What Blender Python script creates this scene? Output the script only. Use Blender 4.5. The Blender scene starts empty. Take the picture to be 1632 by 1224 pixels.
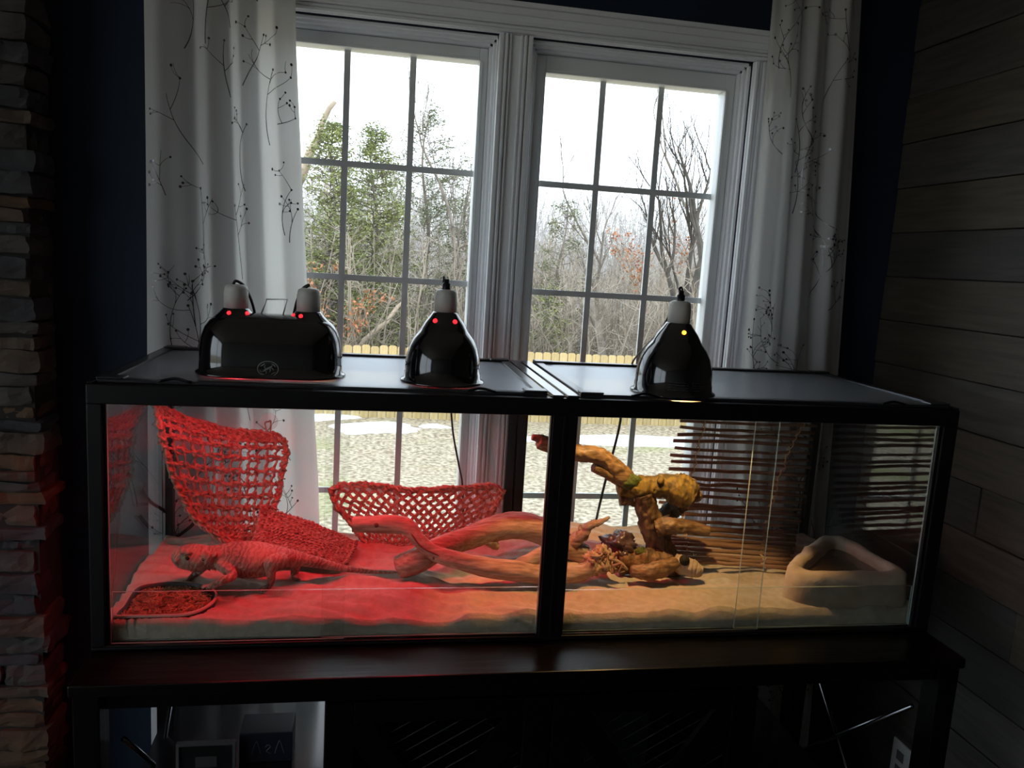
import bpy, bmesh, math, random
from mathutils import Vector, noise, Matrix

# ------------------------------------------------------------------ camera, sky, exposure
CAM = (0.52058, -1.56442, 0.27138)
YAW, PITCH, ROLL, FOC = 0.1776, 0.15262, 0.0607, 1267.326
scene = bpy.context.scene
col = scene.collection
cp = Vector(CAM)
FW = Vector((math.sin(YAW)*math.cos(PITCH), math.cos(YAW)*math.cos(PITCH), -math.sin(PITCH)))
_r = Vector((math.cos(YAW), -math.sin(YAW), 0)); _u = _r.cross(FW)
RT = _r*math.cos(ROLL) + _u*math.sin(ROLL); UP = _u*math.cos(ROLL) - _r*math.sin(ROLL)
cam = bpy.data.cameras.new('camera'); cam_o = bpy.data.objects.new('camera', cam); col.objects.link(cam_o)
M = Matrix((RT, UP, -FW)).transposed().to_4x4(); M.translation = cp
cam_o.matrix_world = M
cam.sensor_fit = 'HORIZONTAL'; cam.sensor_width = 36.0; cam.lens = FOC/1632*36.0
cam.clip_start = 0.02; cam.clip_end = 300
scene.camera = cam_o

world = bpy.data.worlds.new('overcast_sky'); scene.world = world; world.use_nodes = True
wn = world.node_tree.nodes; bgn = wn['Background']
bgn.inputs[0].default_value = (0.80, 0.91, 1.0, 1); bgn.inputs[1].default_value = 3.4

vs = scene.view_settings
vs.view_transform = 'Standard'; vs.look = 'None'; vs.gamma = 1.0; vs.exposure = 0.0; vs.use_curve_mapping = False
cy = scene.cycles
cy.max_bounces = 8; cy.diffuse_bounces = 4; cy.glossy_bounces = 4; cy.transmission_bounces = 8
cy.transparent_max_bounces = 40; cy.caustics_reflective = False; cy.caustics_refractive = False
cy.sample_clamp_indirect = 4.0; cy.use_denoising = True

def at(u, v, axis, val):
    """point on the ray through photo pixel (u, v) where coordinate `axis` equals `val`"""
    d = FW + RT*((u-816)/FOC) - UP*((v-612)/FOC)
    t = (val - cp[axis])/d[axis]
    return cp + d*t

# ------------------------------------------------------------------ materials
def nd(nt, typ, **kw):
    n = nt.nodes.new(typ)
    for k, v in kw.items(): setattr(n, k, v)
    return n
MATS = {}
def mat(name, color=(.5,.5,.5), rough=.6, metal=0.0, var=0.0, scale=8.0, color2=None, stretch=(1,1,1), bump=0.0, bscale=None, spec=.5, detail=5.0, coat=0.0, thr=None):
    if name in MATS: return MATS[name]
    m = bpy.data.materials.new(name); m.use_nodes = True; nt = m.node_tree
    b = nt.nodes['Principled BSDF']
    b.inputs['Base Color'].default_value = (*color, 1); b.inputs['Roughness'].default_value = rough
    b.inputs['Metallic'].default_value = metal; b.inputs['Specular IOR Level'].default_value = spec
    b.inputs['Coat Weight'].default_value = coat
    if var or color2 or bump:
        tc = nd(nt, 'ShaderNodeTexCoord'); mp = nd(nt, 'ShaderNodeMapping'); mp.inputs['Scale'].default_value = stretch
        nt.links.new(tc.outputs['Object'], mp.inputs['Vector'])
        nz = nd(nt, 'ShaderNodeTexNoise'); nz.inputs['Scale'].default_value = scale; nz.inputs['Detail'].default_value = detail
        nt.links.new(mp.outputs[0], nz.inputs['Vector'])
        if var or color2:
            c2 = color2 or tuple(max(0, c*(1-var)) for c in color)
            rp = nd(nt, 'ShaderNodeValToRGB')
            lo, hi = thr or (.35, .65)
            rp.color_ramp.elements[0].position = lo; rp.color_ramp.elements[1].position = hi
            rp.color_ramp.elements[0].color = (*color, 1); rp.color_ramp.elements[1].color = (*c2, 1)
            nt.links.new(nz.outputs['Fac'], rp.inputs[0]); nt.links.new(rp.outputs[0], b.inputs['Base Color'])
        if bump:
            n2 = nz
            if bscale:
                n2 = nd(nt, 'ShaderNodeTexNoise'); n2.inputs['Scale'].default_value = bscale; n2.inputs['Detail'].default_value = 4
                nt.links.new(mp.outputs[0], n2.inputs['Vector'])
            bp = nd(nt, 'ShaderNodeBump'); bp.inputs['Strength'].default_value = bump; bp.inputs['Distance'].default_value = .004
            nt.links.new(n2.outputs['Fac'], bp.inputs['Height']); nt.links.new(bp.outputs[0], b.inputs['Normal'])
    MATS[name] = m
    return m
def glass_mat(name, tint=(1,1,1), gain=1.0):
    m = bpy.data.materials.new(name); m.use_nodes = True; nt = m.node_tree; nt.nodes.clear()
    out = nd(nt, 'ShaderNodeOutputMaterial'); mix = nd(nt, 'ShaderNodeMixShader')
    tr = nd(nt, 'ShaderNodeBsdfTransparent'); tr.inputs[0].default_value = (*tint, 1)
    gl = nd(nt, 'ShaderNodeBsdfGlossy'); gl.inputs['Roughness'].default_value = 0.0
    ge = nd(nt, 'ShaderNodeNewGeometry'); mr = nd(nt, 'ShaderNodeMapRange')
    mr.inputs['To Min'].default_value = 1.5; mr.inputs['To Max'].default_value = 1/1.5
    fr = nd(nt, 'ShaderNodeFresnel'); mu = nd(nt, 'ShaderNodeMath', operation='MULTIPLY'); mu.inputs[1].default_value = gain; mu.use_clamp = True
    nt.links.new(ge.outputs['Backfacing'], mr.inputs['Value']); nt.links.new(mr.outputs[0], fr.inputs['IOR'])
    nt.links.new(fr.outputs[0], mu.inputs[0]); nt.links.new(mu.outputs[0], mix.inputs[0])
    nt.links.new(tr.outputs[0], mix.inputs[1]); nt.links.new(gl.outputs[0], mix.inputs[2]); nt.links.new(mix.outputs[0], out.inputs[0])
    MATS[name] = m; return m
def mix_mat(name, make, fac):
    """fac * transparent + (1-fac) * principled"""
    m = make; nt = m.node_tree; out = nt.nodes['Material Output']; b = nt.nodes['Principled BSDF']
    mix = nd(nt, 'ShaderNodeMixShader'); mix.inputs[0].default_value = fac
    tr = nd(nt, 'ShaderNodeBsdfTransparent')
    nt.links.new(b.outputs[0], mix.inputs[1]); nt.links.new(tr.outputs[0], mix.inputs[2]); nt.links.new(mix.outputs[0], out.inputs[0])
    return m
def emis(name, color, strength):
    m = bpy.data.materials.new(name); m.use_nodes = True; b = m.node_tree.nodes['Principled BSDF']
    b.inputs['Base Color'].default_value = (*color, 1); b.inputs['Emission Color'].default_value = (*color, 1); b.inputs['Emission Strength'].default_value = strength
    MATS[name] = m; return m

NAVY = mat('navy_paint', (.011,.021,.042), .7, spec=.25)
WHITE = mat('white_trim_paint', (.88,.91,.96), .35)
VINYL = mat('white_vinyl', (.84,.88,.90), .35)
WGLASS = glass_mat('window_glass'); TGLASS = glass_mat('tank_glass', (.98,.99,.985))
GEDGE = mat('glass_edge', (.30,.36,.34), .2)
BLACK = mat('black_anodised', (.003,.003,.004), .38, spec=.3)
GLOSSBLACK = mat('glossy_black_enamel', (.004,.004,.005), .12, coat=.5)
CHROME = mat('brushed_aluminium', (.55,.56,.58), .3, metal=1.0)
BARM = mat('satin_dark_metal', (.16,.17,.18), .25, metal=1.0)
ALU = mat('reflector_aluminium', (.8,.8,.8), .35, metal=1.0)
CERAMIC = mat('grey_ceramic', (.52,.51,.49), .5)
BLACKWOOD = mat('black_stained_wood', (.0022,.002,.002), .32, spec=.2, var=.5, scale=14, stretch=(.4,5,5), bump=.25)
FLOORM = mat('dark_floor_boards', (.10,.075,.055), .4, var=.5, scale=6, stretch=(1,8,1))
CEIL = mat('ceiling_paint', (.8,.8,.8), .8)
SAND = mat('fine_sand', (.47,.40,.32), .95, var=.18, scale=60, bump=.35, bscale=180)
ROPE = mat('seagrass_rope', (.50,.34,.23), .85, var=.6, scale=120, bump=.5)
ROPE2 = mat('seagrass_rope_dense', (.42,.29,.21), .9, var=.6, scale=150, bump=.6)
DRIFT = mat('driftwood', (.42,.31,.22), .75, color2=(.22,.14,.09), scale=16, stretch=(1.2,9,9), bump=.5)
DRIFTEND = mat('driftwood_cut_end', (.42,.28,.19), .85, var=.4, scale=60)
RESIN = mat('resin_bark', (.21,.12,.05), .6, color2=(.065,.035,.015), scale=26, stretch=(2.5,2.5,.8), bump=1.0, bscale=70, thr=(.4,.62))
RESINTIP = mat('resin_peeled_wood', (.27,.16,.075), .55, color2=(.10,.055,.025), scale=30, stretch=(.8,4,4), bump=.6)
MOSS = mat('painted_moss', (.10,.13,.02), .8, color2=(.03,.05,.01), scale=90, bump=1.0)
YMOSS = mat('ochre_lichen_bark', (.24,.15,.025), .7, color2=(.08,.05,.012), scale=55, bump=1.0, thr=(.42,.6))
RROCK = mat('purple_brown_rock', (.10,.06,.065), .28, color2=(.03,.018,.02), scale=30, bump=.8)
STICK = mat('brown_willow_stick', (.32,.19,.115), .7, color2=(.21,.115,.07), scale=40, stretch=(.4,6,6), bump=.3)
TWINE = mat('jute_twine', (.55,.38,.20), .9, bump=.6, scale=200)
DISH = mat('moulded_sandstone', (.46,.36,.27), .85, color2=(.35,.26,.18), scale=18, bump=.8, bscale=45)
BOWLM = mat('black_bowl', (.02,.018,.016), .5)
BOWLRIM = mat('bowl_pale_rim', (.5,.40,.33), .7)  # rim in a paler colour than the bowl
WORM = mat('dried_mealworm', (.50,.28,.12), .7, color2=(.20,.09,.04), scale=40)
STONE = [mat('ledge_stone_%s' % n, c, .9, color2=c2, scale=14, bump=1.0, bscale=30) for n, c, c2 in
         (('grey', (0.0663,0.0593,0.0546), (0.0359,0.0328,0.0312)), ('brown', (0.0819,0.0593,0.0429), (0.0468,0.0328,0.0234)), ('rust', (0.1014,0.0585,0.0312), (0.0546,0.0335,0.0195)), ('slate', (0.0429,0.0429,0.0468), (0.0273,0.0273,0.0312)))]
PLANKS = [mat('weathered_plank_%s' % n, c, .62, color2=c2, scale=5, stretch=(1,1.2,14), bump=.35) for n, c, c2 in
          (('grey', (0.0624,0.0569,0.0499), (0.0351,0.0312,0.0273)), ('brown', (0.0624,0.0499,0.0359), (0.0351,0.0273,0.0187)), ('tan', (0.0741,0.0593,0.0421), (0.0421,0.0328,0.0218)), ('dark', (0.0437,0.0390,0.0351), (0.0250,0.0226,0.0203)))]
def curtain_mat():
    m = mat('sheer_white_curtain', (.80,.80,.82), .9); nt = m.node_tree; b = nt.nodes['Principled BSDF']; out = nt.nodes['Material Output']
    tl = nd(nt, 'ShaderNodeBsdfTranslucent'); tl.inputs[0].default_value = (.80,.80,.77,1)
    mx = nd(nt, 'ShaderNodeMixShader'); mx.inputs[0].default_value = .45
    nt.links.new(b.outputs[0], mx.inputs[1]); nt.links.new(tl.outputs[0], mx.inputs[2]); nt.links.new(mx.outputs[0], out.inputs[0])
    return m
CURT = curtain_mat()
FOILINK = mat('dark_silver_print', (.10,.10,.11), .25, metal=.7)
SCREEN = mix_mat('s', mat('black_screen_mesh', (.42,.44,.48), .40, metal=.85), .36)
RUBBER = mat('black_rubber', (.008,.008,.008), .5)
CLEAR = mix_mat('c', mat('clear_suction_cup', (.7,.7,.7), .1), .75)
BARK = mat('grey_bark', (.26,.22,.18), .9, var=.4, scale=6)
PALEBARK = mat('pale_dead_wood', (.48,.38,.28), .9, var=.3, scale=5)
DARKBARK = mat('dark_bark', (.10,.085,.07), .9, var=.4, scale=6)
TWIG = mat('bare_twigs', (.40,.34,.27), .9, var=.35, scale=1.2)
TWIG2 = mat('hazed_far_twigs', (.50,.47,.45), .9, var=.25, scale=.6)  # paler and greyer than the near twigs: distance haze put into the colour
CEDAR = mat('cedar_foliage', (.27,.29,.10), .8, color2=(.17,.20,.07), scale=1.5)
PINE = mat('pine_foliage', (.24,.25,.13), .8, color2=(.16,.18,.11), scale=1.5)
OAKLEAF = mat('orange_dry_leaf', (.55,.22,.09), .7, var=.4, scale=6)
FENCE = [mat('new_fence_wood_%d' % i, c, .8, var=.25, scale=3, stretch=(8,8,1)) for i, c in enumerate(((.60,.44,.20), (.54,.40,.19), (.64,.48,.24)))]

# ------------------------------------------------------------------ mesh helpers
class MB:
    def __init__(s): s.v = []; s.f = []; s.m = []
    def quad(s, *i, m=0): s.f.append(tuple(i)); s.m.append(m)
    def box(s, x0, x1, y0, y1, z0, z1, m=0):
        n = len(s.v)
        s.v += [(x0,y0,z0),(x1,y0,z0),(x1,y1,z0),(x0,y1,z0),(x0,y0,z1),(x1,y0,z1),(x1,y1,z1),(x0,y1,z1)]
        for f in ((0,3,2,1),(4,5,6,7),(0,1,5,4),(1,2,6,5),(2,3,7,6),(3,0,4,7)):
            s.f.append(tuple(n+i for i in f)); s.m.append(m)
        return s
    def tube(s, pts, rad, n=6, cap=True, m=0, squash=None, nfun=None, capm=None):
        pts = [Vector(p) for p in pts]
        if not hasattr(rad, '__len__'): rad = [rad]*len(pts)
        base = len(s.v); t0 = (pts[1]-pts[0]).normalized()
        ref = Vector((0,0,1)) if abs(t0.z) < .9 else Vector((0,1,0))
        a = t0.cross(ref).normalized()
        for k, p in enumerate(pts):
            t = (pts[min(k+1, len(pts)-1)] - pts[max(k-1, 0)])
            t = t.normalized() if t.length > 1e-9 else t0
            a = (a - t*a.dot(t)); a = a.normalized() if a.length > 1e-9 else t.orthogonal().normalized()
            b = t.cross(a)
            for j in range(n):
                th = 2*math.pi*j/n; r = rad[k]
                if nfun: r *= nfun(k/(len(pts)-1), th, p)
                ca, sa = math.cos(th)*r, math.sin(th)*r
                if squash: sa *= squash
                s.v.append(tuple(p + a*ca + b*sa))
        for k in range(len(pts)-1):
            for j in range(n):
                j2 = (j+1) % n
                s.f.append((base+k*n+j, base+k*n+j2, base+(k+1)*n+j2, base+(k+1)*n+j)); s.m.append(m)
        if cap:
            s.f.append(tuple(base+j for j in reversed(range(n)))); s.m.append(capm if capm is not None else m)
            e = base+(len(pts)-1)*n
            s.f.append(tuple(e+j for j in range(n))); s.m.append(capm if capm is not None else m)
        return s
    def lathe(s, prof, c=(0,0,0), n=32, m=0, closed=False):
        base = len(s.v)
        for r, z in prof:
            for j in range(n):
                th = 2*math.pi*j/n
                s.v.append((c[0]+r*math.cos(th), c[1]+r*math.sin(th), c[2]+z))
        for k in range(len(prof)-1):
            for j in range(n):
                j2 = (j+1) % n
                s.f.append((base+k*n+j, base+k*n+j2, base+(k+1)*n+j2, base+(k+1)*n+j)); s.m.append(m)
        if closed:
            s.f.append(tuple(base+j for j in reversed(range(n)))); s.m.append(m)
            e = base+(len(prof)-1)*n; s.f.append(tuple(e+j for j in range(n))); s.m.append(m)
        return s
    def grid(s, fn, nu, nv, m=0):
        base = len(s.v)
        for i in range(nu+1):
            for j in range(nv+1): s.v.append(tuple(fn(i/nu, j/nv)))
        for i in range(nu):
            for j in range(nv):
                a = base+i*(nv+1)+j; s.f.append((a, a+nv+1, a+nv+2, a+1)); s.m.append(m)
        return s
    def seg(s, p0, p1, r0, r1, n=3):
        d = p1-p0
        if d.length < 1e-6: return
        a = d.orthogonal().normalized(); b = d.normalized().cross(a); base = len(s.v)
        for p, r in ((p0, r0), (p1, r1)):
            for j in range(n):
                th = 2*math.pi*j/n; q = p + a*(math.cos(th)*r) + b*(math.sin(th)*r); s.v.append((q.x, q.y, q.z))
        for j in range(n):
            j2 = (j+1) % n; s.f.append((base+j, base+j2, base+n+j2, base+n+j)); s.m.append(0)
    def mesh(s, name, mats, smooth=False):
        me = bpy.data.meshes.new(name); me.from_pydata(s.v, [], s.f)
        if not isinstance(mats, (list, tuple)): mats = [mats]
        for q in mats: me.materials.append(q)
        if len(mats) > 1: me.polygons.foreach_set('material_index', s.m)
        if smooth: me.polygons.foreach_set('use_smooth', [True]*len(me.polygons))
        me.update(); return me
    def build(s, name, mats, parent=None, smooth=False, **tags):
        o = bpy.data.objects.new(name, s.mesh(name, mats, smooth)); col.objects.link(o)
        if parent: o.parent = parent
        for k, v in tags.items(): o[k] = v
        return o
def thing(name, label=None, category=None, group=None, kind=None):
    o = bpy.data.objects.new(name, None); col.objects.link(o); o.empty_display_size = .05
    if label: o['label'] = label
    if category: o['category'] = category
    if group: o['group'] = group
    if kind: o['kind'] = kind
    return o
def struct(o, label=None):
    o['kind'] = 'structure'
    if label: o['label'] = label
    return o
def bevel(o, w, seg=2):
    md = o.modifiers.new('bevel', 'BEVEL'); md.width = w; md.segments = seg; md.limit_method = 'ANGLE'; return o
def catmull(pts, n):
    P = [Vector(p) for p in pts]; P = [P[0]*2-P[1]] + P + [P[-1]*2-P[-2]]; out = []
    for i in range(1, len(P)-2):
        a, b, c, d = P[i-1], P[i], P[i+1], P[i+2]
        for k in range(n):
            t = k/n
            out.append(.5*((2*b)+(c-a)*t+(2*a-5*b+4*c-d)*t*t+(3*b-a-3*c+d)*t**3))
    out.append(P[-2]); return out
def lerp(a, b, t): return a+(b-a)*t
def pw(x, pts):
    """piecewise linear through (x, y) pairs sorted by x"""
    if x <= pts[0][0]: return pts[0][1]
    for (a, b), (c, d) in zip(pts, pts[1:]):
        if x <= c: return b+(d-b)*(x-a)/(c-a)
    return pts[-1][1]

ZF, ZC = -1.28, 1.25              # floor and ceiling heights (tank top is z = 0)
XL, XR = -2.3, 2.07               # side walls
YR, YB = -3.6, .68                # rear wall, window wall face
ZT = -.531                        # console top surface
LW, LD = 1.83, .56                # terrarium outer width and depth

# ------------------------------------------------------------------ the room
struct(MB().box(XL-.1, XR+.2, YR-.15, YB+.12, ZF-.05, ZF).build('floor', FLOORM), 'dark wooden floor')
struct(MB().box(XL-.1, XR+.2, YR-.15, YB+.12, ZC, ZC+.05).build('ceiling', CEIL), 'pale ceiling')
OX0, OX1, OZ0, OZ1 = .19, 1.565, -.80, .872     # window opening in the back wall
b = MB(); y0, y1 = YB, YB+.12
b.box(XL, OX0, y0, y1, ZF, ZC); b.box(OX1, XR+.02, y0, y1, ZF, ZC); b.box(OX0, OX1, y0, y1, ZF, OZ0); b.box(OX0, OX1, y0, y1, OZ1, ZC)
struct(b.build('wall_back', NAVY), 'dark navy painted wall around the double window')
struct(MB().box(XL, XR+.02, YR-.12, YR, ZF, ZC).build('wall_rear', mat('warm_grey_paint', (.36,.355,.35), .8)), 'warm grey wall behind the viewer')
# left: flat wall further off, then the stone chimney breast whose courses show at the photo's left edge
b = MB(); wy0, wy1, wz0, wz1 = -3.4, -.5, -.95, 1.12
b.box(XL-.1, XL, YR, wy0, ZF, ZC); b.box(XL-.1, XL, wy1, YB, ZF, ZC); b.box(XL-.1, XL, wy0, wy1, ZF, wz0); b.box(XL-.1, XL, wy0, wy1, wz1, ZC)
struct(b.build('wall_side', NAVY), 'navy side wall with an opening for an added window, out of the picture at the left')
SX, SY = -.285, .53
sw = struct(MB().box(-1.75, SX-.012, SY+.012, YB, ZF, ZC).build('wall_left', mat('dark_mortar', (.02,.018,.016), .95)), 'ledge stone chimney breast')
random.seed(4)
def stone(x0, x1, y0, y1, z0, z1):
    """a rough ledge stone: box subdivided and pushed about by noise"""
    b = MB(); s = Vector((random.random()*50, random.random()*50, random.random()*50))
    nx, ny, nz = 8, 5, 4
    vid = {}
    def vert(i, j, k):
        if (i, j, k) not in vid:
            p = Vector((lerp(x0, x1, i/nx), lerp(y0, y1, j/ny), lerp(z0, z1, k/nz)))
            e = (1 if i in (0, nx) else 0)+(1 if j in (0, ny) else 0)+(1 if k in (0, nz) else 0)
            c = Vector(((x0+x1)/2, (y0+y1)/2, (z0+z1)/2))
            n = noise.noise_vector((p+s)*14); n2 = noise.noise_vector((p+s)*45)
            p += Vector((n.x*.012+n2.x*.006, n.y*.012+n2.y*.007, n.z*.006+n2.z*.003))
            if e >= 2: p += (c-p)*.03 if e == 2 else (c-p)*.06
            vid[(i, j, k)] = len(b.v); b.v.append(tuple(p))
        return vid[(i, j, k)]
    for i in range(nx):
        for k in range(nz):
            b.quad(vert(i,0,k), vert(i+1,0,k), vert(i+1,0,k+1), vert(i,0,k+1))
    for j in range(ny):
        for k in range(nz):
            b.quad(vert(nx,j,k), vert(nx,j+1,k), vert(nx,j+1,k+1), vert(nx,j,k+1))
            b.quad(vert(0,j+1,k), vert(0,j,k), vert(0,j,k+1), vert(0,j+1,k+1))
    for i in range(nx):
        for j in range(ny):
            b.quad(vert(i,j,nz), vert(i+1,j,nz), vert(i+1,j+1,nz), vert(i,j+1,nz))
            b.quad(vert(i,j+1,0), vert(i+1,j+1,0), vert(i+1,j,0), vert(i,j,0))
    return b
z = ZF+.01
while z < ZC-.03:
    h = random.choice((.028, .034, .042, .05, .058)); h = min(h, ZC-.01-z)
    # course: one corner stone that wraps the corner (front + side), then one or two to its left
    d = random.uniform(-.016, .012); w = random.uniform(.09, .26)
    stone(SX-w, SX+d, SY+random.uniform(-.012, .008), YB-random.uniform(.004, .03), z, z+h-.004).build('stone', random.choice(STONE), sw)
    x = SX-w-.004
    for _ in range(2):
        w2 = random.uniform(.14, .3)
        if h > .045 and random.random() < .4:
            stone(x-w2, x, SY+random.uniform(-.012, .008), SY+.09, z, z+h*.5-.003).build('stone', random.choice(STONE), sw)
            stone(x-w2, x, SY+random.uniform(-.012, .008), SY+.09, z+h*.5, z+h-.004).build('stone', random.choice(STONE), sw)
        else:
            stone(x-w2, x, SY+random.uniform(-.012, .008), SY+.09, z, z+h-.004).build('stone', random.choice(STONE), sw)
        x -= w2+.004
    z += h
# right: wall clad with weathered planks
wr = struct(MB().box(XR+.012, XR+.12, YR, YB, ZF, ZC).build('wall_right', mat('plank_backing', (.01,.009,.008), .9)), 'wall clad with weathered horizontal planks')
random.seed(11)
z = ZF+.004; row = 0
while z < ZC-.02:
    h = min(.131, ZC-.005-z); y = YB-.002; first = True
    while y > YR:
        ln = random.uniform(.7, 1.25) if not first else random.uniform(.35, 1.2); first = False
        ya = max(YR, y-ln); d = random.uniform(-.003, .004) - (.004 if z > .52 else 0)
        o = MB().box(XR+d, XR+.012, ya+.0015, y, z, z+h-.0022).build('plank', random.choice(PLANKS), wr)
        bevel(o, .0015, 1)
        y = ya
        if y < -1.4: 
            MB().box(XR, XR+.012, YR, y, z, z+h-.0022).build('plank', random.choice(PLANKS), wr); break
    z += h; row += 1
# wall socket low on the plank wall
t = thing('wall_outlet', 'white electrical outlet plate low on the plank wall', 'outlet')
bevel(MB().box(XR-.012, XR-.004, .27, .345, -1.15, -1.03).build('cover_plate', mat('outlet_white', (.6,.6,.58), .4), t), .003)
for zz in (-1.115, -1.07): MB().box(XR-.0135, XR-.011, .293, .322, zz-.014, zz+.014).build('socket', mat('outlet_grey', (.12,.12,.12), .5), t)

# ------------------------------------------------------------------ window trim and the two windows
ct = thing('trim_1', 'white stepped casing around the double window', kind='structure')
def casing_run(x0, x1, z0, z1, vertical, flip=1):
    """flat board with a raised backband, a bead and an inner step"""
    F = YB
    if vertical:
        w = x1-x0; s = (lambda a, c: (x0+w*a, x0+w*c)) if flip > 0 else (lambda a, c: (x1-w*c, x1-w*a))
        for a, c, d in ((0, 1, .012), (0, .16, .020), (.16, .40, .015), (.62, .72, .021), (.74, .84, .017), (.86, .97, .022)):
            xa, xb = s(a, c); ct_b.box(xa, xb, F-d, F, z0, z1)
    else:
        h = z1-z0
        for a, c, d in ((0, 1, .012), (.84, 1, .026), (.60, .84, .018), (.28, .38, .021), (.16, .26, .017), (.03, .14, .022)):
            ct_b.box(x0, x1, F-d, F, z0+h*a, z0+h*c)
ct_b = MB(); casing_run(.105, 1.655, .875, .957, False); bevel(ct_b.build('head_casing', WHITE, ct), .0025)
ct_b = MB(); casing_run(1.565, 1.655, -.80, .874, True, -1); bevel(ct_b.build('side_casing', WHITE, ct), .0025)
ct_b = MB(); casing_run(.105, .19, -.80, .874, True, 1); bevel(ct_b.build('side_casing', WHITE, ct), .0025)
mb = MB(); XA, XB = .836, .916
mb.box(XA, XB, YB-.012, YB+.10, -.80, .874)
for a, c, d in ((XA-.006, XA+.006, .020), (XA+.010, XA+.018, .022), (XA+.022, XA+.028, .018), (XB-.006, XB+.006, .020), (XB-.018, XB-.010, .022), (XB-.028, XB-.022, .018)):
    mb.box(a, c, YB-d, YB, -.80, .874)
bevel(mb.build('mullion_casing', WHITE, ct), .002)
bevel(MB().box(.08, 1.68, YB-.045, YB+.10, -.835, -.802).build('window_stool', WHITE, ct), .006)
def window(n, x0, x1, gx, gtop, rows, label):
    """x0..x1 opening, gx glass edges and bars, gtop top of the glass, rows bar heights"""
    w = thing('window_%d' % n, label, kind='structure')
    b = MB(); z0, z1 = -.80, .872       # stepped jamb
    for k, (wd, ya, yb) in enumerate(((.010, .684, .80), (.018, .694, .80), (.026, .706, .80))):
        b.box(x0, x0+wd, ya, yb, z0, z1); b.box(x1-wd, x1, ya, yb, z0, z1); b.box(x0, x1, ya, yb, z1-wd, z1); b.box(x0, x1, ya, yb, z0, z0+wd)
    bevel(b.build('window_frame', WHITE, w), .0015, 1)
    gl, gr, gb = gx[0], gx[-1], rows[-1]
    sl, sr, st, sb = x0+.027, x1-.027, z1-.027, z0+.027
    b = MB()
    b.box(sl, gl, .722, .775, sb, st); b.box(gr, sr, .722, .775, sb, st); b.box(gl, gr, .722, .775, gtop, st); b.box(gl, gr, .722, .775, sb, gb)
    b.box(gl-.008, gl, .716, .722, gb, gtop); b.box(gr, gr+.008, .716, .722, gb, gtop); b.box(gl, gr, .716, .722, gtop, gtop+.008)
    bevel(b.build('sash', VINYL, w), .002)
    b = MB().box(gl-.004, gr+.004, .748, .753, gb-.004, gtop+.004)
    b.build('pane', WGLASS, w)
    for x in gx[1:-1]: MB().box(x-.0085, x+.0085, .7535, .761, gb, gtop).build('muntin', VINYL, w)
    for zz in rows[:-1]: MB().box(gl, gr, .754, .7605, zz-.0085, zz+.0085).build('muntin', VINYL, w)
    return w
window(1, .19, .836, (.252, .429, .607, .786), .810, (.511, .199, -.113, -.425, -.735), 'left window of three by five panes behind the red-lit tank half')
window(2, .916, 1.565, (.973, .150+1, 1.326, 1.508), .797, (.499, .187, -.125, -.437, -.735), 'right window of three by five panes beside the right curtain')
# unseen window added in the side wall to bring daylight into the room
wn3 = thing('window_3', 'added unseen window in the side wall, lets daylight into the room', kind='structure')
MB().box(XL-.06, XL-.054, wy0, wy1, wz0, wz1).build('pane', WGLASS, wn3)
b = MB()
for y in (wy0+.03, (wy0+wy1)/2, wy1-.03): b.box(XL-.08, XL-.03, y-.03, y+.03, wz0, wz1)
b.box(XL-.08, XL-.03, wy0, wy1, wz0, wz0+.05); b.box(XL-.08, XL-.03, wy0, wy1, wz1-.05, wz1)
b.build('window_frame', WHITE, wn3)

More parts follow.
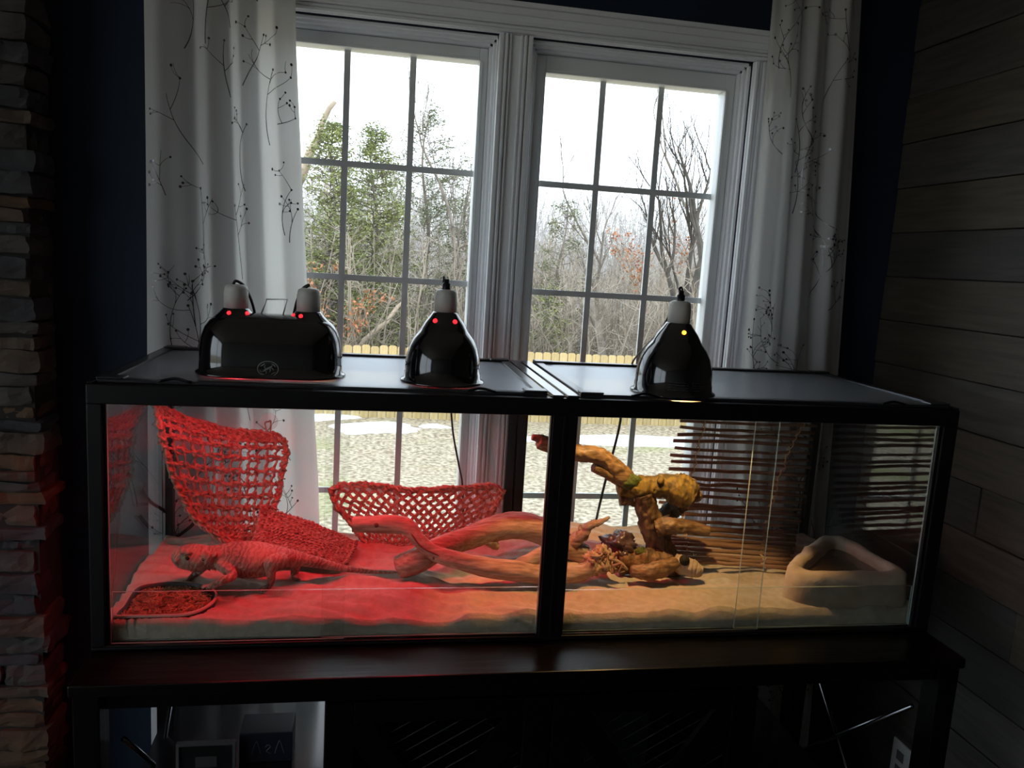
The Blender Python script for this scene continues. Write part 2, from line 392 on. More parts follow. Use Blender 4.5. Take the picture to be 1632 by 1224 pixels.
# ------------------------------------------------------------------ curtains
def curtain(name, label, left, right, folds, seed, nmot):
    """left/right: piecewise (z, x) edges; folds: list of (phase position 0..1, depth)"""
    random.seed(seed)
    def surf(u, z):
        xl, xr = pw(z, left), pw(z, right)
        dep = 0.0
        for c, wd, a in folds:
            t = (u-c)/wd
            dep += a*math.exp(-t*t)
        k = pw(z, [(-1.25, 1.15), (.2, 1.0), (1.2, .75)])
        wob = .004*math.sin(z*4+u*9)
        fold = dep*k
        x = lerp(xl, xr, u + .012*math.sin(u*math.pi*2*len(folds)/2+z*1.3)*(u*(1-u)*4))
        return Vector((x, .612 - fold + wob, z))
    t = thing(name, label, 'curtain', 'white twig-print curtains')
    b = MB().grid(lambda u, v: surf(u, lerp(-1.25, 1.17, v)), 110, 70)
    cl = b.build('cloth', CURT, t, True)
    # printed twig motifs, flat foil on the cloth
    r = MB()
    def pt(u, z):
        p = surf(u, z); du = surf(min(1, u+.004), z)-surf(max(0, u-.004), z)
        n = du.cross(Vector((0,0,1))).normalized()
        if n.y > 0: n = -n
        return p + n*.0012
    W = pw(0, right)-pw(0, left)
    def ribbon(pts, w0, w1):
        base = len(r.v); n = len(pts)
        for k, (x, z) in enumerate(pts):
            x2, z2 = pts[min(k+1, n-1)]; x1, z1 = pts[max(k-1, 0)]
            dx, dz = x2-x1, z2-z1; L = math.hypot(dx, dz) or 1
            w = lerp(w0, w1, k/(n-1))*.5; px, pz = -dz/L*w, dx/L*w
            for sgn in (-1, 1):
                r.v.append(tuple(pt(min(.995, max(.005, (x+sgn*px)/W)), z+sgn*pz)))
        for k in range(n-1):
            r.quad(base+2*k, base+2*k+1, base+2*k+3, base+2*k+2)
    def bud(x, z, s):
        base = len(r.v)
        for a in range(6):
            th = a*math.pi/3; r.v.append(tuple(pt(min(.995, max(.005, (x+math.cos(th)*s)/W)), z+math.sin(th)*s*1.2)))
        r.f.append(tuple(range(base, base+6))); r.m.append(0)
    def twig(x, z, ang, ln, w, dep):
        n = max(4, int(ln/.012)); pts = []; bend = random.uniform(-1.2, 1.2)
        for k in range(n+1):
            pts.append((x, z)); a = ang+bend*(k/n-.5)
            x += math.cos(a)*ln/n; z += math.sin(a)*ln/n
            if not .01 < x < W-.01: break
        if len(pts) < 3: return
        ribbon(pts, w, w*.55)
        if dep > 0:
            for k in range(random.randint(2, 3)):
                i = random.randrange(len(pts)//3, len(pts))
                twig(pts[i][0], pts[i][1], ang+random.choice((-1, 1))*random.uniform(.45, 1.0), ln*random.uniform(.28, .5), w*.75, dep-1)
        if random.random() < .8: bud(pts[-1][0], pts[-1][1], random.uniform(.0022, .0036))
    for k in range(nmot):
        twig(random.uniform(.03, W-.03), -1.2+2.3*(k+random.random())/nmot, math.pi/2+random.uniform(-.7, .7), random.uniform(.10, .20), .0022, 2)
    r.build('twig_print', FOILINK, cl, kind='stuff')
    return t
curtain('curtain', 'white twig-print curtain at the left window beside the stone', [(-1.3, -.05), (1.2, -.05)], [(-1.25, .43), (-.35, .385), (.1, .35), (.8, .305), (1.2, .295)],
        [(.08,.09,.022), (.30,.06,-.020), (.42,.05,.026), (.53,.035,-.018), (.63,.045,.026), (.73,.03,-.020), (.86,.06,.028), (1.0,.04,-.012)], 5, 46)
curtain('curtain', 'white twig-print curtain at the right window beside the plank wall', [(-1.25, 1.64), (-.35, 1.60), (0, 1.588), (1.2, 1.562)], [(-1.25, 1.97), (0, 1.915), (1.1, 1.842), (1.2, 1.84)],
        [(.02,.07,.016), (.20,.08,.030), (.38,.04,-.014), (.50,.06,.026), (.66,.035,-.016), (.80,.07,.026), (1.0,.05,-.010)], 9, 46)

# ------------------------------------------------------------------ outdoors
ZG = -2.5
def ground_z(x, y):
    if y < 12.5: h = 0.0
    else: h = (y-12.5)*.030 + max(0, y-26)*.055
    return ZG + h + .05*noise.noise(Vector((x*.6, y*.6, 3)))
def ground_mat():
    m = mat('leaf_litter_lawn', (.36,.29,.19), .95); nt = m.node_tree; b_ = nt.nodes['Principled BSDF']
    tc = nd(nt, 'ShaderNodeTexCoord')
    def nz(scale, detail=6):
        n = nd(nt, 'ShaderNodeTexNoise'); n.inputs['Scale'].default_value = scale; n.inputs['Detail'].default_value = detail
        nt.links.new(tc.outputs['Object'], n.inputs['Vector']); return n
    def ramp(src, a, bb, c1, c2):
        r = nd(nt, 'ShaderNodeValToRGB'); r.color_ramp.elements[0].position = a; r.color_ramp.elements[1].position = bb
        r.color_ramp.elements[0].color = (*c1, 1); r.color_ramp.elements[1].color = (*c2, 1); nt.links.new(src.outputs['Fac'], r.inputs[0]); return r
    base = ramp(nz(16, 9), .36, .64, (.20,.15,.10), (.62,.52,.39))
    gr = ramp(nz(.5, 4), .52, .66, (0,0,0), (1,1,1)); grass = nd(nt, 'ShaderNodeMix', data_type='RGBA')
    grass.inputs['B'].default_value = (.24,.27,.08,1)
    g2 = nd(nt, 'ShaderNodeMath', operation='MULTIPLY'); g2.inputs[1].default_value = .7; nt.links.new(gr.outputs[0], g2.inputs[0])
    nt.links.new(g2.outputs[0], grass.inputs['Factor']); nt.links.new(base.outputs[0], grass.inputs['A'])
    nt.links.new(grass.outputs['Result'], b_.inputs['Base Color'])
    return m
GROUND = ground_mat()
b = MB(); NX, NY = 60, 80
b.grid(lambda u, v: (lerp(-26, 34, u), lerp(.85, 62, v*v), ground_z(lerp(-26, 34, u), lerp(.85, 62, v*v))), NX, NY)
b.build('lawn', GROUND, None, True, kind='structure', label='leaf covered back yard and rising wood floor beyond the fence')
b = MB(); b.v = [(-80, -60, ZG-.08), (80, -60, ZG-.08), (80, .84, ZG-.08), (-80, .84, ZG-.08)]; b.f = [(0, 1, 2, 3)]; b.m = [0]
b.build('lawn', GROUND, None, kind='structure', label='leaf covered yard on the near side of the house')
SNOW = mat('old_snow', (.80,.83,.86), .7, bump=.3, scale=3)
random.seed(21)
def snow(cx, cy_, rx, ry, label):
    b = MB(); n, k = 40, 6; s = random.random()*40
    b.v.append((cx, cy_, ground_z(cx, cy_)+.06))
    for r in range(1, k+1):
        for j in range(n):
            th = 2*math.pi*j/n; q = 1+.45*noise.noise(Vector((math.cos(th)*1.6+s, math.sin(th)*1.6, 0)))+.2*noise.noise(Vector((math.cos(th)*5, math.sin(th)*5, s)))
            x = cx+math.cos(th)*rx*q*r/k; y = cy_+math.sin(th)*ry*q*r/k
            b.v.append((x, y, ground_z(x, y)+.06*(1-(r/k)**2) + (0 if r < k else -.03)+.012*noise.noise(Vector((x*3, y*3, 1)))))
    for j in range(n):
        j2 = (j+1) % n; b.f.append((0, 1+j, 1+j2)); b.m.append(0)
        for r in range(k-1): b.f.append((1+r*n+j, 1+(r+1)*n+j, 1+(r+1)*n+j2, 1+r*n+j2)); b.m.append(0)
    b.build('snow_patch', SNOW, None, True, label=label, category='snow')
p = at(600, 684, 2, ZG); snow(p.x, p.y, .75, .55, 'large thawing snow patch on the lawn behind the left window')
p = at(512, 662, 2, ZG); snow(p.x, p.y, .8, .45, 'snow patch against the curtain edge, furthest left on the lawn')
p = at(690, 682, 2, ZG); snow(p.x, p.y, .28, .12, 'small thin strip of snow right of the large patch')
p = at(1010, 700, 2, ZG); snow(p.x, p.y-.15, 2.2, .36, 'long snow bank along the foot of the fence')
# fence with one object for each picket
FY = 11.9
fe = thing('picket_fence', 'new yellow wooden board fence at the end of the lawn', 'fence')
random.seed(3)
x = -3.2; k = 0; shared = {}
while x < 9.6:
    w = .136; h = 1.26+random.uniform(-.012, .012); key = k % 3
    if key not in shared:
        b = MB(); c = .025
        b.v = [(0,0,0),(w,0,0),(w,0,1.235),(w-c,0,1.26),(c,0,1.26),(0,0,1.235)]; b.v += [(vx, .02, vz) for vx, _, vz in b.v]
        b.f = [(0,1,2,3,4,5), (11,10,9,8,7,6)] + [(i, i+6, (i+1) % 6+6, (i+1) % 6) for i in range(6)]; b.m = [0]*8
        shared[key] = b.mesh('picket', FENCE[key])
    o = bpy.data.objects.new('picket', shared[key]); col.objects.link(o); o.parent = fe
    o.location = (x, FY+random.uniform(0, .006), ZG-.02+random.uniform(-.012, .012)); x += w+.012; k += 1
for zz in (ZG+.25, ZG+.9): MB().box(-3.2, 9.6, FY+.028, FY+.068, zz, zz+.09).build('fence_rail', FENCE[1], fe)
for q in range(6):
    xx = -2.9+q*2.4; MB().box(xx, xx+.09, FY+.07, FY+.16, ZG-.05, ZG+1.15).build('fence_post', FENCE[1], fe)

# trees
def grow(b, p, d, ln, r, dep, spread=.6, up=.12, nb=3, tips=None, wig=.18, nseg=4, shrink=.62):
    pts = [p.copy()]; 
    for k in range(nseg):
        d = (d + Vector((random.gauss(0, wig), random.gauss(0, wig), random.gauss(0, wig)+up*.4))).normalized()
        q = p + d*(ln/nseg); r2 = r*(1-.45*(k+1)/nseg)
        b.seg(p, q, r*(1-.45*k/nseg), r2, 5 if r > .03 else 3); p = q; pts.append(p.copy())
    r = r*.55
    if dep == 0:
        if tips is not None: tips.extend(pts[1:])
        return
    for k in range(nb):
        i = random.randint(1, nseg) if k else nseg
        a = Vector((random.gauss(0, 1), random.gauss(0, 1), random.gauss(0, 1))); a = (a - d*a.dot(d)).normalized()
        nd_ = (d*(1-spread*.4) + a*spread + Vector((0,0,up))).normalized()
        grow(b, pts[i], nd_, ln*random.uniform(shrink*.8, shrink*1.15), max(r, .0045), dep-1, spread, up, nb, tips, wig, nseg, shrink)
def leaf_tris(b, tips, n, s, jit, wid=.28):
    for t in tips:
        for _ in range(n):
            c = t + Vector((random.gauss(0, jit), random.gauss(0, jit), random.gauss(0, jit*.7)))
            a = Vector((random.gauss(0,1), random.gauss(0,1), random.gauss(0,.6))).normalized()*s*random.uniform(.6, 1.3)
            w = a.cross(Vector((random.gauss(0,1), random.gauss(0,1), random.gauss(0,1)))).normalized()*s*wid
            i = len(b.v); b.v += [tuple(c-a*.5), tuple(c+w), tuple(c+a*.5), tuple(c-w)]; b.f.append((i, i+1, i+2, i+3)); b.m.append(0)
def root_at(u, y):
    p = at(u, 560, 1, y); return Vector((p.x, y, ground_z(p.x, y)-.05))
def top_at(u, v, y): return at(u, v, 1, y)
def conifer(label, u, y, vtop, width, seed, foliage, density, name='conifer_tree', start=.08, jit=.10, leaf=.085):
    random.seed(seed); r0 = root_at(u, y); zt = top_at(u, vtop, y).z; H = zt-r0.z
    t = thing(name, label, 'tree', 'trees beyond the fence')
    bt, bl = MB(), MB()
    n = 14; P = [r0 + Vector((.02*H*math.sin(k*.7+seed), .02*H*math.cos(k*.9), H*k/n)) for k in range(n+1)]
    for k in range(n): bt.seg(P[k], P[k+1], .012*H*(1-k/n)+.01, .012*H*(1-(k+1)/n)+.01, 6)
    tips = []
    nb = int(density*H)
    for k in range(nb):
        f = start+(1-start)*k/nb; p = r0 + Vector((0,0,H*f)); th = random.uniform(0, 6.283)
        L = width*(1-f)**.75*random.uniform(.6, 1.15)+.12
        d = Vector((math.cos(th), math.sin(th), random.uniform(-.05, .5))).normalized()
        m = max(3, int(L/.16)); q = p
        for i in range(m):
            d2 = (d+Vector((random.gauss(0,.15), random.gauss(0,.15), random.gauss(0,.15)+.05))).normalized(); q2 = q+d2*(L/m)
            bt.seg(q, q2, .012, .008, 3); q = q2
            if i >= m*.25: tips.append(q.copy())
    leaf_tris(bl, tips, 16, leaf, jit*.8, .16)
    bt.build('trunk', BARK, t); bl.build('foliage', foliage, t, kind='stuff')
conifer('bushy yellow-green cedar behind the leftmost panes', 520, 14.2, 195, 1.2, 1, CEDAR, 62, leaf=.085)
conifer('yellow-green cedar between the two bars of the left window', 588, 15.0, 205, 1.25, 2, CEDAR, 56, leaf=.085)
conifer('open grey-green pine with ragged top in the left window', 668, 17.5, 172, 2.2, 3, PINE, 20, 'pine_tree', .1, .12, .09)
conifer('sparse dark pine at the right edge of the left window', 735, 19.0, 245, 1.5, 4, PINE, 11, 'pine_tree')
conifer('small green pine in the left column of the right window', 885, 16.0, 318, 1.15, 5, PINE, 15, 'pine_tree')
conifer('low green cedar bush behind the right window near the fence', 868, 14.0, 462, .55, 6, CEDAR, 20, 'cedar_bush')
conifer('low green cedar bush behind the lamp with the emblem', 570, 13.4, 470, .7, 7, CEDAR, 22, 'cedar_bush')
def bare(label, name, u, y, vtop, seed, bark=BARK, r=.09, lean=(0,0), dep=5, nb=3, spread=.55, leaves=None, nleaf=0, first=.42, keep=None):
    random.seed(seed); r0 = root_at(u, y); H = top_at(u, vtop, y).z-r0.z
    t = thing(name, label, 'tree', 'trees beyond the fence')
    b = MB(); tips = []
    grow(b, r0, Vector((lean[0], lean[1], 1)).normalized(), H*first, r, dep, spread, .22, nb, tips, .09, 4, .66)
    b.build('trunk', bark, t)
    if leaves:
        bl = MB(); tp = [q for q in tips if keep is None or keep(q)]
        random.shuffle(tp); leaf_tris(bl, tp[:nleaf], 5, .085, .07); bl.build('leaf_cluster', leaves, t, kind='stuff')
bare('grey forked bare tree with spreading crown behind the right panes', 'bare_tree', 1078, 14.0, 150, 31, DARKBARK, .13, (.03, 0), 5, 3, .5, None, 0, .50)
bare('slim beech sapling with clinging orange leaves in the right window', 'beech_sapling', 1000, 15.0, 270, 32, PALEBARK, .05, (0, 0), 4, 3, .55, OAKLEAF, 80, .36)
bare('low beech sapling with orange leaves behind the emblem lamp', 'beech_sapling', 545, 13.2, 425, 33, PALEBARK, .035, (.02, 0), 4, 3, .7, OAKLEAF, 90, .5)
bare('tall thin bare tree beside the middle frame of the left window', 'bare_tree', 752, 16.0, 95, 34, BARK, .07, (-.02, 0), 5, 3, .35, None, 0, .50)
bare('pale bare tree leaning in the left column of the right window', 'bare_tree', 905, 18.0, 330, 35, PALEBARK, .07, (.1, 0), 5, 3, .6)
bare('bare brown tree behind the first bar of the right window', 'bare_tree', 960, 20.0, 250, 36, BARK, .08, (0, 0), 5, 3, .5, None, 0, .5)
bare('bare many-branched tree at the right edge of the right window', 'bare_tree', 1135, 19.0, 180, 37, BARK, .09, (-.06, 0), 5, 3, .5, None, 0, .52)
bare('bare tangled tree between cedar and pine in the left window', 'bare_tree', 630, 20.0, 230, 38, TWIG, .08, (0, 0), 5, 3, .6)
bare('bare tree with whitish limbs behind the left panes of the left window', 'bare_tree', 505, 18.5, 235, 39, PALEBARK, .08, (0, 0), 5, 3, .55)
random.seed(8)
def log(label, name, a, c, r0, r1, m):
    pts = [a.lerp(c, k/8)+Vector((random.gauss(0,.02), random.gauss(0,.02), random.gauss(0,.02))) for k in range(9)]
    MB().tube(pts, [lerp(r0, r1, k/8) for k in range(9)], 7).build(name, m, None, True, label=label, category='tree trunk')
log('broken pale trunk leaning up into the sky at the left', 'broken_trunk', at(470, 300, 1, 15.6), at(532, 160, 1, 15.6), .11, .045, PALEBARK)
log('thin fallen trunk slanting across the lower left window', 'fallen_trunk', at(572, 556, 1, 12.8), at(650, 470, 1, 13.6), .05, .035, PALEBARK)
log('thick grey trunk leaning behind the right window above the tank', 'leaning_trunk', at(966, 590, 1, 13.6), at(942, 478, 1, 14.4), .11, .07, BARK)
# thicket: uncountable saplings and brush filling the wood
random.seed(77)
b, bf = MB(), MB()
def sapling(bb, x, y, H, k):
    p = Vector((x, y, ground_z(x, y)-.05)); d = Vector((random.gauss(0,.12), random.gauss(0,.12), 1)).normalized()
    n = 5; r = .008+.0035*H
    for i in range(n):
        d = (d+Vector((random.gauss(0,.1), random.gauss(0,.1), .05))).normalized(); q = p+d*(H/n); rr = r*(1-.8*(i+1)/n)+.003
        bb.seg(p, q, r*(1-.8*i/n)+.003, rr, 3)
        for _ in range(k):
            e = (d*random.uniform(.2, .9)+Vector((random.gauss(0,.8), random.gauss(0,.8), random.gauss(.1,.3)))).normalized(); L = H*random.uniform(.12, .30)*(1-.12*i)
            m = p.lerp(q, random.random()); m2 = m+e*L*.5; e2 = (e+Vector((random.gauss(0,.3), random.gauss(0,.3), .2))).normalized(); m3 = m2+e2*L*.5
            bb.seg(m, m2, .007, .005, 3); bb.seg(m2, m3, .005, .003, 3)
            e3 = (e+Vector((random.gauss(0,.7), random.gauss(0,.7), .2))).normalized(); bb.seg(m2, m2+e3*L*.45, .005, .003, 3)
        p = q
for k in range(1900):
    y = random.uniform(12.6, 22); f = (y+1.56); x = .52+f*random.uniform(-.38, .62)
    sapling(b, x, y, random.choice((.9, 1.3, 1.8, 2.6, 3.2)), 4)
for k in range(2800):
    y = random.uniform(22, 58); f = (y+1.56); x = .52+f*random.uniform(-.38, .62)
    sapling(bf, x, y, random.uniform(2.6, 5.6), 4)
b.build('brush_thicket', TWIG, None, kind='stuff', label='tangle of bare brown brush and saplings behind the fence', category='brush')
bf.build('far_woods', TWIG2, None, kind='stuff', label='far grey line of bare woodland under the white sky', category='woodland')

# ------------------------------------------------------------------ console table under the terrarium
mc = thing('media_console', 'black wooden console with mesh barn doors and open end bays', 'console')
TB = .50                           # back of the console
bevel(MB().box(0, 1.83, -.127, TB+.04, ZT-.024, ZT).build('table_top', BLACKWOOD, mc), .003)
for x0, x1 in ((.004, .05), (1.782, 1.828)):
    for ya, yb in ((-.115, -.060), (TB-.05, TB)):
        bevel(MB().box(x0, x1, ya, yb, ZF, ZT-.025).build('leg', BLACKWOOD, mc), .002)
for ya, yb in ((-.10, -.08), (TB-.03, TB-.01)):
    MB().box(.051, 1.781, ya, yb, ZT-.062 if ya < 0 else ZT-.05, ZT-.025).build('apron', BLACKWOOD, mc)
CX0, CX1 = .452, 1.36              # centre cupboard
b = MB(); b.box(CX0, CX0+.02, -.08, TB-.04, -1.20, ZT-.065); b.box(CX1-.02, CX1, -.08, TB-.04, -1.20, ZT-.065); b.box(CX0+.02, CX1-.02, -.07, TB-.04, -1.20, -1.18)
b.build('cupboard_side', BLACKWOOD, mc)
MB().box(CX0+.021, CX1-.021, TB-.06, TB-.045, -1.18, ZT-.065).build('back_panel', mat('charcoal_board', (.03,.033,.04), .6), mc)
for x0, x1 in ((.052, CX0-.002), (CX1+.002, 1.60)):
    bevel(MB().box(x0, x1, -.07, .40, -.893, -.872).build('shelf', mat('shelf_gloss', (.010,.010,.012), .16), mc), .002)
    MB().box(x0, x1, -.07, .40, -1.20, -1.18).build('shelf', BLACKWOOD, mc)
def door(x0, x1):
    d = MB(); ya, yb = -.105, -.084; z0, z1 = -1.18, ZT-.066; w = .055
    d.box(x0, x0+w, ya, yb, z0, z1); d.box(x1-w, x1, ya, yb, z0, z1); d.box(x0+w, x1-w, ya, yb, z1-w*.8, z1); d.box(x0+w, x1-w, ya, yb, z0, z0+w)
    do = bevel(d.build('door', BLACKWOOD, mc), .002)
    for s_ in (1, -1):
        a = Vector((x0+w if s_ > 0 else x1-w, -.0945, z0+w)); c = Vector((x1-w if s_ > 0 else x0+w, -.0945+.004*s_, z1-w*.8))
        dr = (c-a).normalized(); n = Vector((dr.z, 0, -dr.x))*.026
        m = MB(); m.v = [tuple(q+Vector((0, e, 0))) for q in (a-n, a+n, c+n, c-n) for e in (-.007, .007)]
        m.f = [(0,2,4,6), (7,5,3,1), (0,1,3,2), (2,3,5,4), (4,5,7,6), (6,7,1,0)]; m.m = [0]*6
        m.build('cross_brace', BLACKWOOD, do)
    # expanded metal: two families of crossing strands
    m = MB(); zz0, zz1, xx0, xx1 = z0+w, z1-w*.8, x0+w, x1-w; k = .026; sl = .58
    for s_ in (1, -1):
        c = zz0-(xx1-xx0)*sl
        while c < zz1+(xx1-xx0)*sl:
            pts = []
            xa, xb = xx0, xx1
            f = lambda x: c+s_*sl*(x-xx0)
            inv = lambda zq: xx0+(zq-c)/(s_*sl)
            lo, hi = sorted((inv(zz0), inv(zz1))); xa, xb = max(xa, lo), min(xb, hi)
            if xb-xa > .004: m.tube([(xa, -.082, f(xa)), (xb, -.082, f(xb))], .0014, 4, False)
            c += k*2*sl
    m.build('mesh_panel', BLACK, do, kind='stuff')
    MB().box(x1-.03 if x0 < .7 else x0+.02, x1-.02 if x0 < .7 else x0+.03, -.125, -.106, -.95, -.80).build('door_handle', BLACK, do)
door(CX0+.002, .905); door(.909, CX1-.002)
for xx in (.075, 1.768):           # X of thin rods closing each end bay
    for a, c in (((-.06, -.68), (TB-.05, -1.16)), ((TB-.05, -.68), (-.06, -1.16))):
        o = MB().tube([(xx, a[0], a[1]), (xx, c[0], c[1])], .0055, 8).build('brace_rod', BARM, mc, True)
# small things on the left shelf
p = at(280, 1190, 1, .10); q = at(375, 1188, 1, .10)
t = thing('picture_frame', 'small thin-framed picture standing on the left shelf', 'picture frame')
b = MB(); x0, x1, zt, zb = p.x, q.x, (p.z+q.z)/2, -.8715
zt = max(zt, -.80)
w = .006
b.box(x0, x0+w, .10, .112, zb, zt); b.box(x1-w, x1, .10, .112, zb, zt); b.box(x0+w, x1-w, .10, .112, zt-w, zt); b.box(x0+w, x1-w, .10, .112, zb, zb+w)
b.build('frame', mat('pewter_frame', (.10,.10,.10), .4), t)
MB().box(x0+w, x1-w, .106, .111, zb+w, zt-w).build('picture', mat('dark_photo_print', (.012,.012,.014), .3), t)
MB().box((x0+x1)/2-.022, (x0+x1)/2+.022, .1052, .1058, zb+.012, zt-.035).build('light_patch', mat('faint_grey_print', (.06,.06,.06), .5), t)
MB().box((x0+x1)/2-.02, (x0+x1)/2+.02, .1125, .16, zb, zb+.004).build('easel_foot', BLACK, t)
p = at(378, 1178, 1, .13); q = at(466, 1174, 1, .13)
t = thing('gift_box', 'dark navy box with faint looped script beside the picture frame', 'box')
zt = max((p.z+q.z)/2, -.80)
bevel(MB().box(p.x+.004, q.x, .13, .21, -.8715, zt).build('carton', mat('navy_card', (.008,.008,.020), .5), t), .002)
SCR = mat('grey_script', (.10,.10,.12), .5)
def script_stroke(pts, nm='script_mark'):
    MB().tube(catmull(pts, 5), .0011, 4).build(nm, SCR, t)
cx = (p.x+q.x)/2
for dx in (-.018, .032): script_stroke([(cx+dx-.010, .1292, zt-.050), (cx+dx-.003, .1292, zt-.026), (cx+dx+.001, .1292, zt-.020), (cx+dx+.006, .1292, zt-.036), (cx+dx+.010, .1292, zt-.050)])
script_stroke([(cx+.001, .1292, zt-.034), (cx+.007, .1292, zt-.029), (cx+.012, .1292, zt-.034), (cx+.004, .1292, zt-.044), (cx+.013, .1292, zt-.050)])

# ------------------------------------------------------------------ terrarium
te = thing('terrarium', 'long black-framed glass terrarium on the console below the window', 'terrarium')
W, D, H = LW, LD, .5295
ZB = ZT+.0015                     # underside
ZI = -.523                        # glass floor
def prof(name, *boxes, m=BLACK, parent=None, bw=.002):
    b = MB()
    for q in boxes: b.box(*q)
    return bevel(b.build(name, m, parent or te), bw, 2)
# front rails and posts with their stepped channels
prof('top_rail', (0, W, 0, .020, -.037, 0), (.004, W-.004, .020, .030, -.030, 0))
prof('bottom_rail', (0, W, 0, .030, ZB, ZI), (0, W, 0, .006, ZI, ZI+.004))
prof('top_rail', (0, W, D-.020, D, -.037, 0), (0, W, D-.030, D-.020, -.020, 0))
prof('bottom_rail', (0, W, D-.03, D, ZB, ZI))
for x0, x1 in ((0, .0245), (W-.028, W)):
    prof('side_rail', (x0, x1, .030, D-.030, -.030, 0)); prof('side_rail', (x0, x1, .030, D-.030, ZB, ZI))
prof('corner_post', (0, .027, 0, .022, ZI, -.037), (.027, .0325, .006, .018, ZI, -.037))
prof('corner_post', (1.795, W, 0, .022, ZI, -.037), (1.789, 1.795, .006, .018, ZI, -.037))
prof('centre_post', (.892, .943, 0, .022, ZI, -.037), (.889, .892, .006, .018, ZI, -.037), (.943, .946, .006, .018, ZI, -.037), (.914, .921, -.002, 0, ZI, -.037))
prof('centre_post', (.894, .9185, D-.022, D, ZI, -.02), (.9225, .949, D-.022, D, ZI, -.02), (.9185, .9225, D-.016, D, ZI, -.02))
prof('corner_post', (0, .026, D-.028, D, ZI, -.037)); prof('corner_post', (W-.026, W, D-.028, D, ZI, -.037))
prof('floor_panel', (.002, W-.002, .031, D-.031, ZB+.001, ZI), m=BLACK)
def pane(name, x0, x1, y0, y1, z0, z1, parent=None):
    """glass sheet whose thin edges catch the light"""
    b = MB(); b.box(x0, x1, y0, y1, z0, z1)
    dims = (x1-x0, y1-y0, z1-z0); thin = dims.index(min(dims))
    big = {0: (3, 5), 1: (2, 4), 2: (0, 1)}[thin]
    b.m = [0 if i in big else 1 for i in range(6)]
    return b.build(name, [TGLASS, GEDGE], parent or te)
pane('side_glass', .004, .009, .031, D-.031, ZI+.001, -.031); pane('side_glass', W-.009, W-.004, .031, D-.031, ZI+.001, -.031)
pane('back_glass', .027, .893, D-.010, D-.005, ZI+.001, -.038); pane('back_glass', .950, W-.027, D-.010, D-.005, ZI+.001, -.038)
eA, eB = at(553, 840, 1, .008).x, at(516, 840, 1, .014).x
pane('sliding_door_glass', .034, eA, .0075, .0115, ZI+.005, -.0385); pane('sliding_door_glass', eB, .8885, .0135, .0175, ZI+.005, -.0385)
eA, eB = at(1225, 840, 1, .008).x, at(1187, 840, 1, .014).x
pane('sliding_door_glass', .9465, eA, .0075, .0115, ZI+.005, -.0385); pane('sliding_door_glass', eB, 1.788, .0135, .0175, ZI+.005, -.0385)
pane('lower_front_glass', .034, .8885, .0195, .0235, ZI+.005, -.416); pane('lower_front_glass', .9465, 1.788, .0195, .0235, ZI+.005, -.424)
# screen lids
LIDM = mat('satin_black_lid', (.05,.052,.058), .30, metal=.6)
for x0, x1, nm in ((.012, .882, 'l'), (.952, 1.818, 'r')):
    lid = prof('lid_frame', (x0, x1, .022, .042, .0005, .007), (x0, x1, D-.040, D-.016, .0005, .010), (x0, x0+.022, .042, D-.040, .0005, .008), (x1-.022, x1, .042, D-.040, .0005, .008), m=LIDM, bw=.0015)
    MB().box(x0+.022, x1-.022, .042, D-.040, .003, .0038).build('screen_mesh', SCREEN, lid)
    for cxk, cyk in ((x0, .018), (x1-.05, .018), (x0, D-.05), (x1-.05, D-.05)):
        bevel(MB().box(cxk, cxk+.05, cyk, cyk+.034, .0075, .012).build('corner_clip', LIDM, lid), .003)
    for cxk in (x0+.11, x1-.17):
        MB().tube(catmull([(cxk, .020, .006), (cxk+.03, .024, .012), (cxk+.06, .020, .006)], 5), .003, 6).build('pull_tab', BLACK, lid, True)
prof('centre_bar', (.889, .914, .004, D-.006, .0005, .006), (.920, .946, .004, D-.006, .0005, .006), m=mat('bright_black_bar', (.02,.02,.022), .18), bw=.0015)
prof('side_track', (.0, .011, .004, D-.004, .0005, .004)); prof('side_track', (W-.011, W, .004, D-.004, .0005, .005))

# outline of the food dish, which sits down in the sand
def closed(pts, n=6):
    P = [Vector((x, y, 0)) for x, y in pts]; N = len(P); out = []
    for i in range(N):
        a, b_, c, d = P[i-1], P[i], P[(i+1) % N], P[(i+2) % N]
        for k in range(n):
            t = k/n; out.append(.5*((2*b_)+(c-a)*t+(2*a-5*b_+4*c-d)*t*t+(3*b_-a-3*c+d)*t**3))
    return out
fd = thing('food_dish', 'dark leaf-shaped feeding dish of dried worms in the left corner', 'dish')
ZRm = -.470
px = [(176, 988), (184, 966), (214, 936), (248, 928), (288, 926), (326, 931), (346, 945), (336, 962), (302, 977), (244, 987)]
FO = []
for u, v in px:
    p = at(u, v, 2, ZRm); FO.append((max(.036, p.x), max(.030, p.y)))
FR = closed(FO); N = len(FR); fc = Vector((sum(p.x for p in FR)/N, sum(p.y for p in FR)/N, 0))
for p in FR: p.y = max(p.y, .030); p.x = max(p.x, .032)
FRIM = FR; FN = N
def in_bowl(x, y):
    '''0 outside, rising to 1 well inside the dish outline'''
    dx, dy = x-fc.x, y-fc.y
    th = math.atan2(dy, dx); best = None
    for p in FRIM:
        a = abs((math.atan2(p.y-fc.y, p.x-fc.x)-th+math.pi) % (2*math.pi)-math.pi)
        if best is None or a < best[0]: best = (a, math.hypot(p.x-fc.x, p.y-fc.y))
    return math.hypot(dx, dy)/best[1]
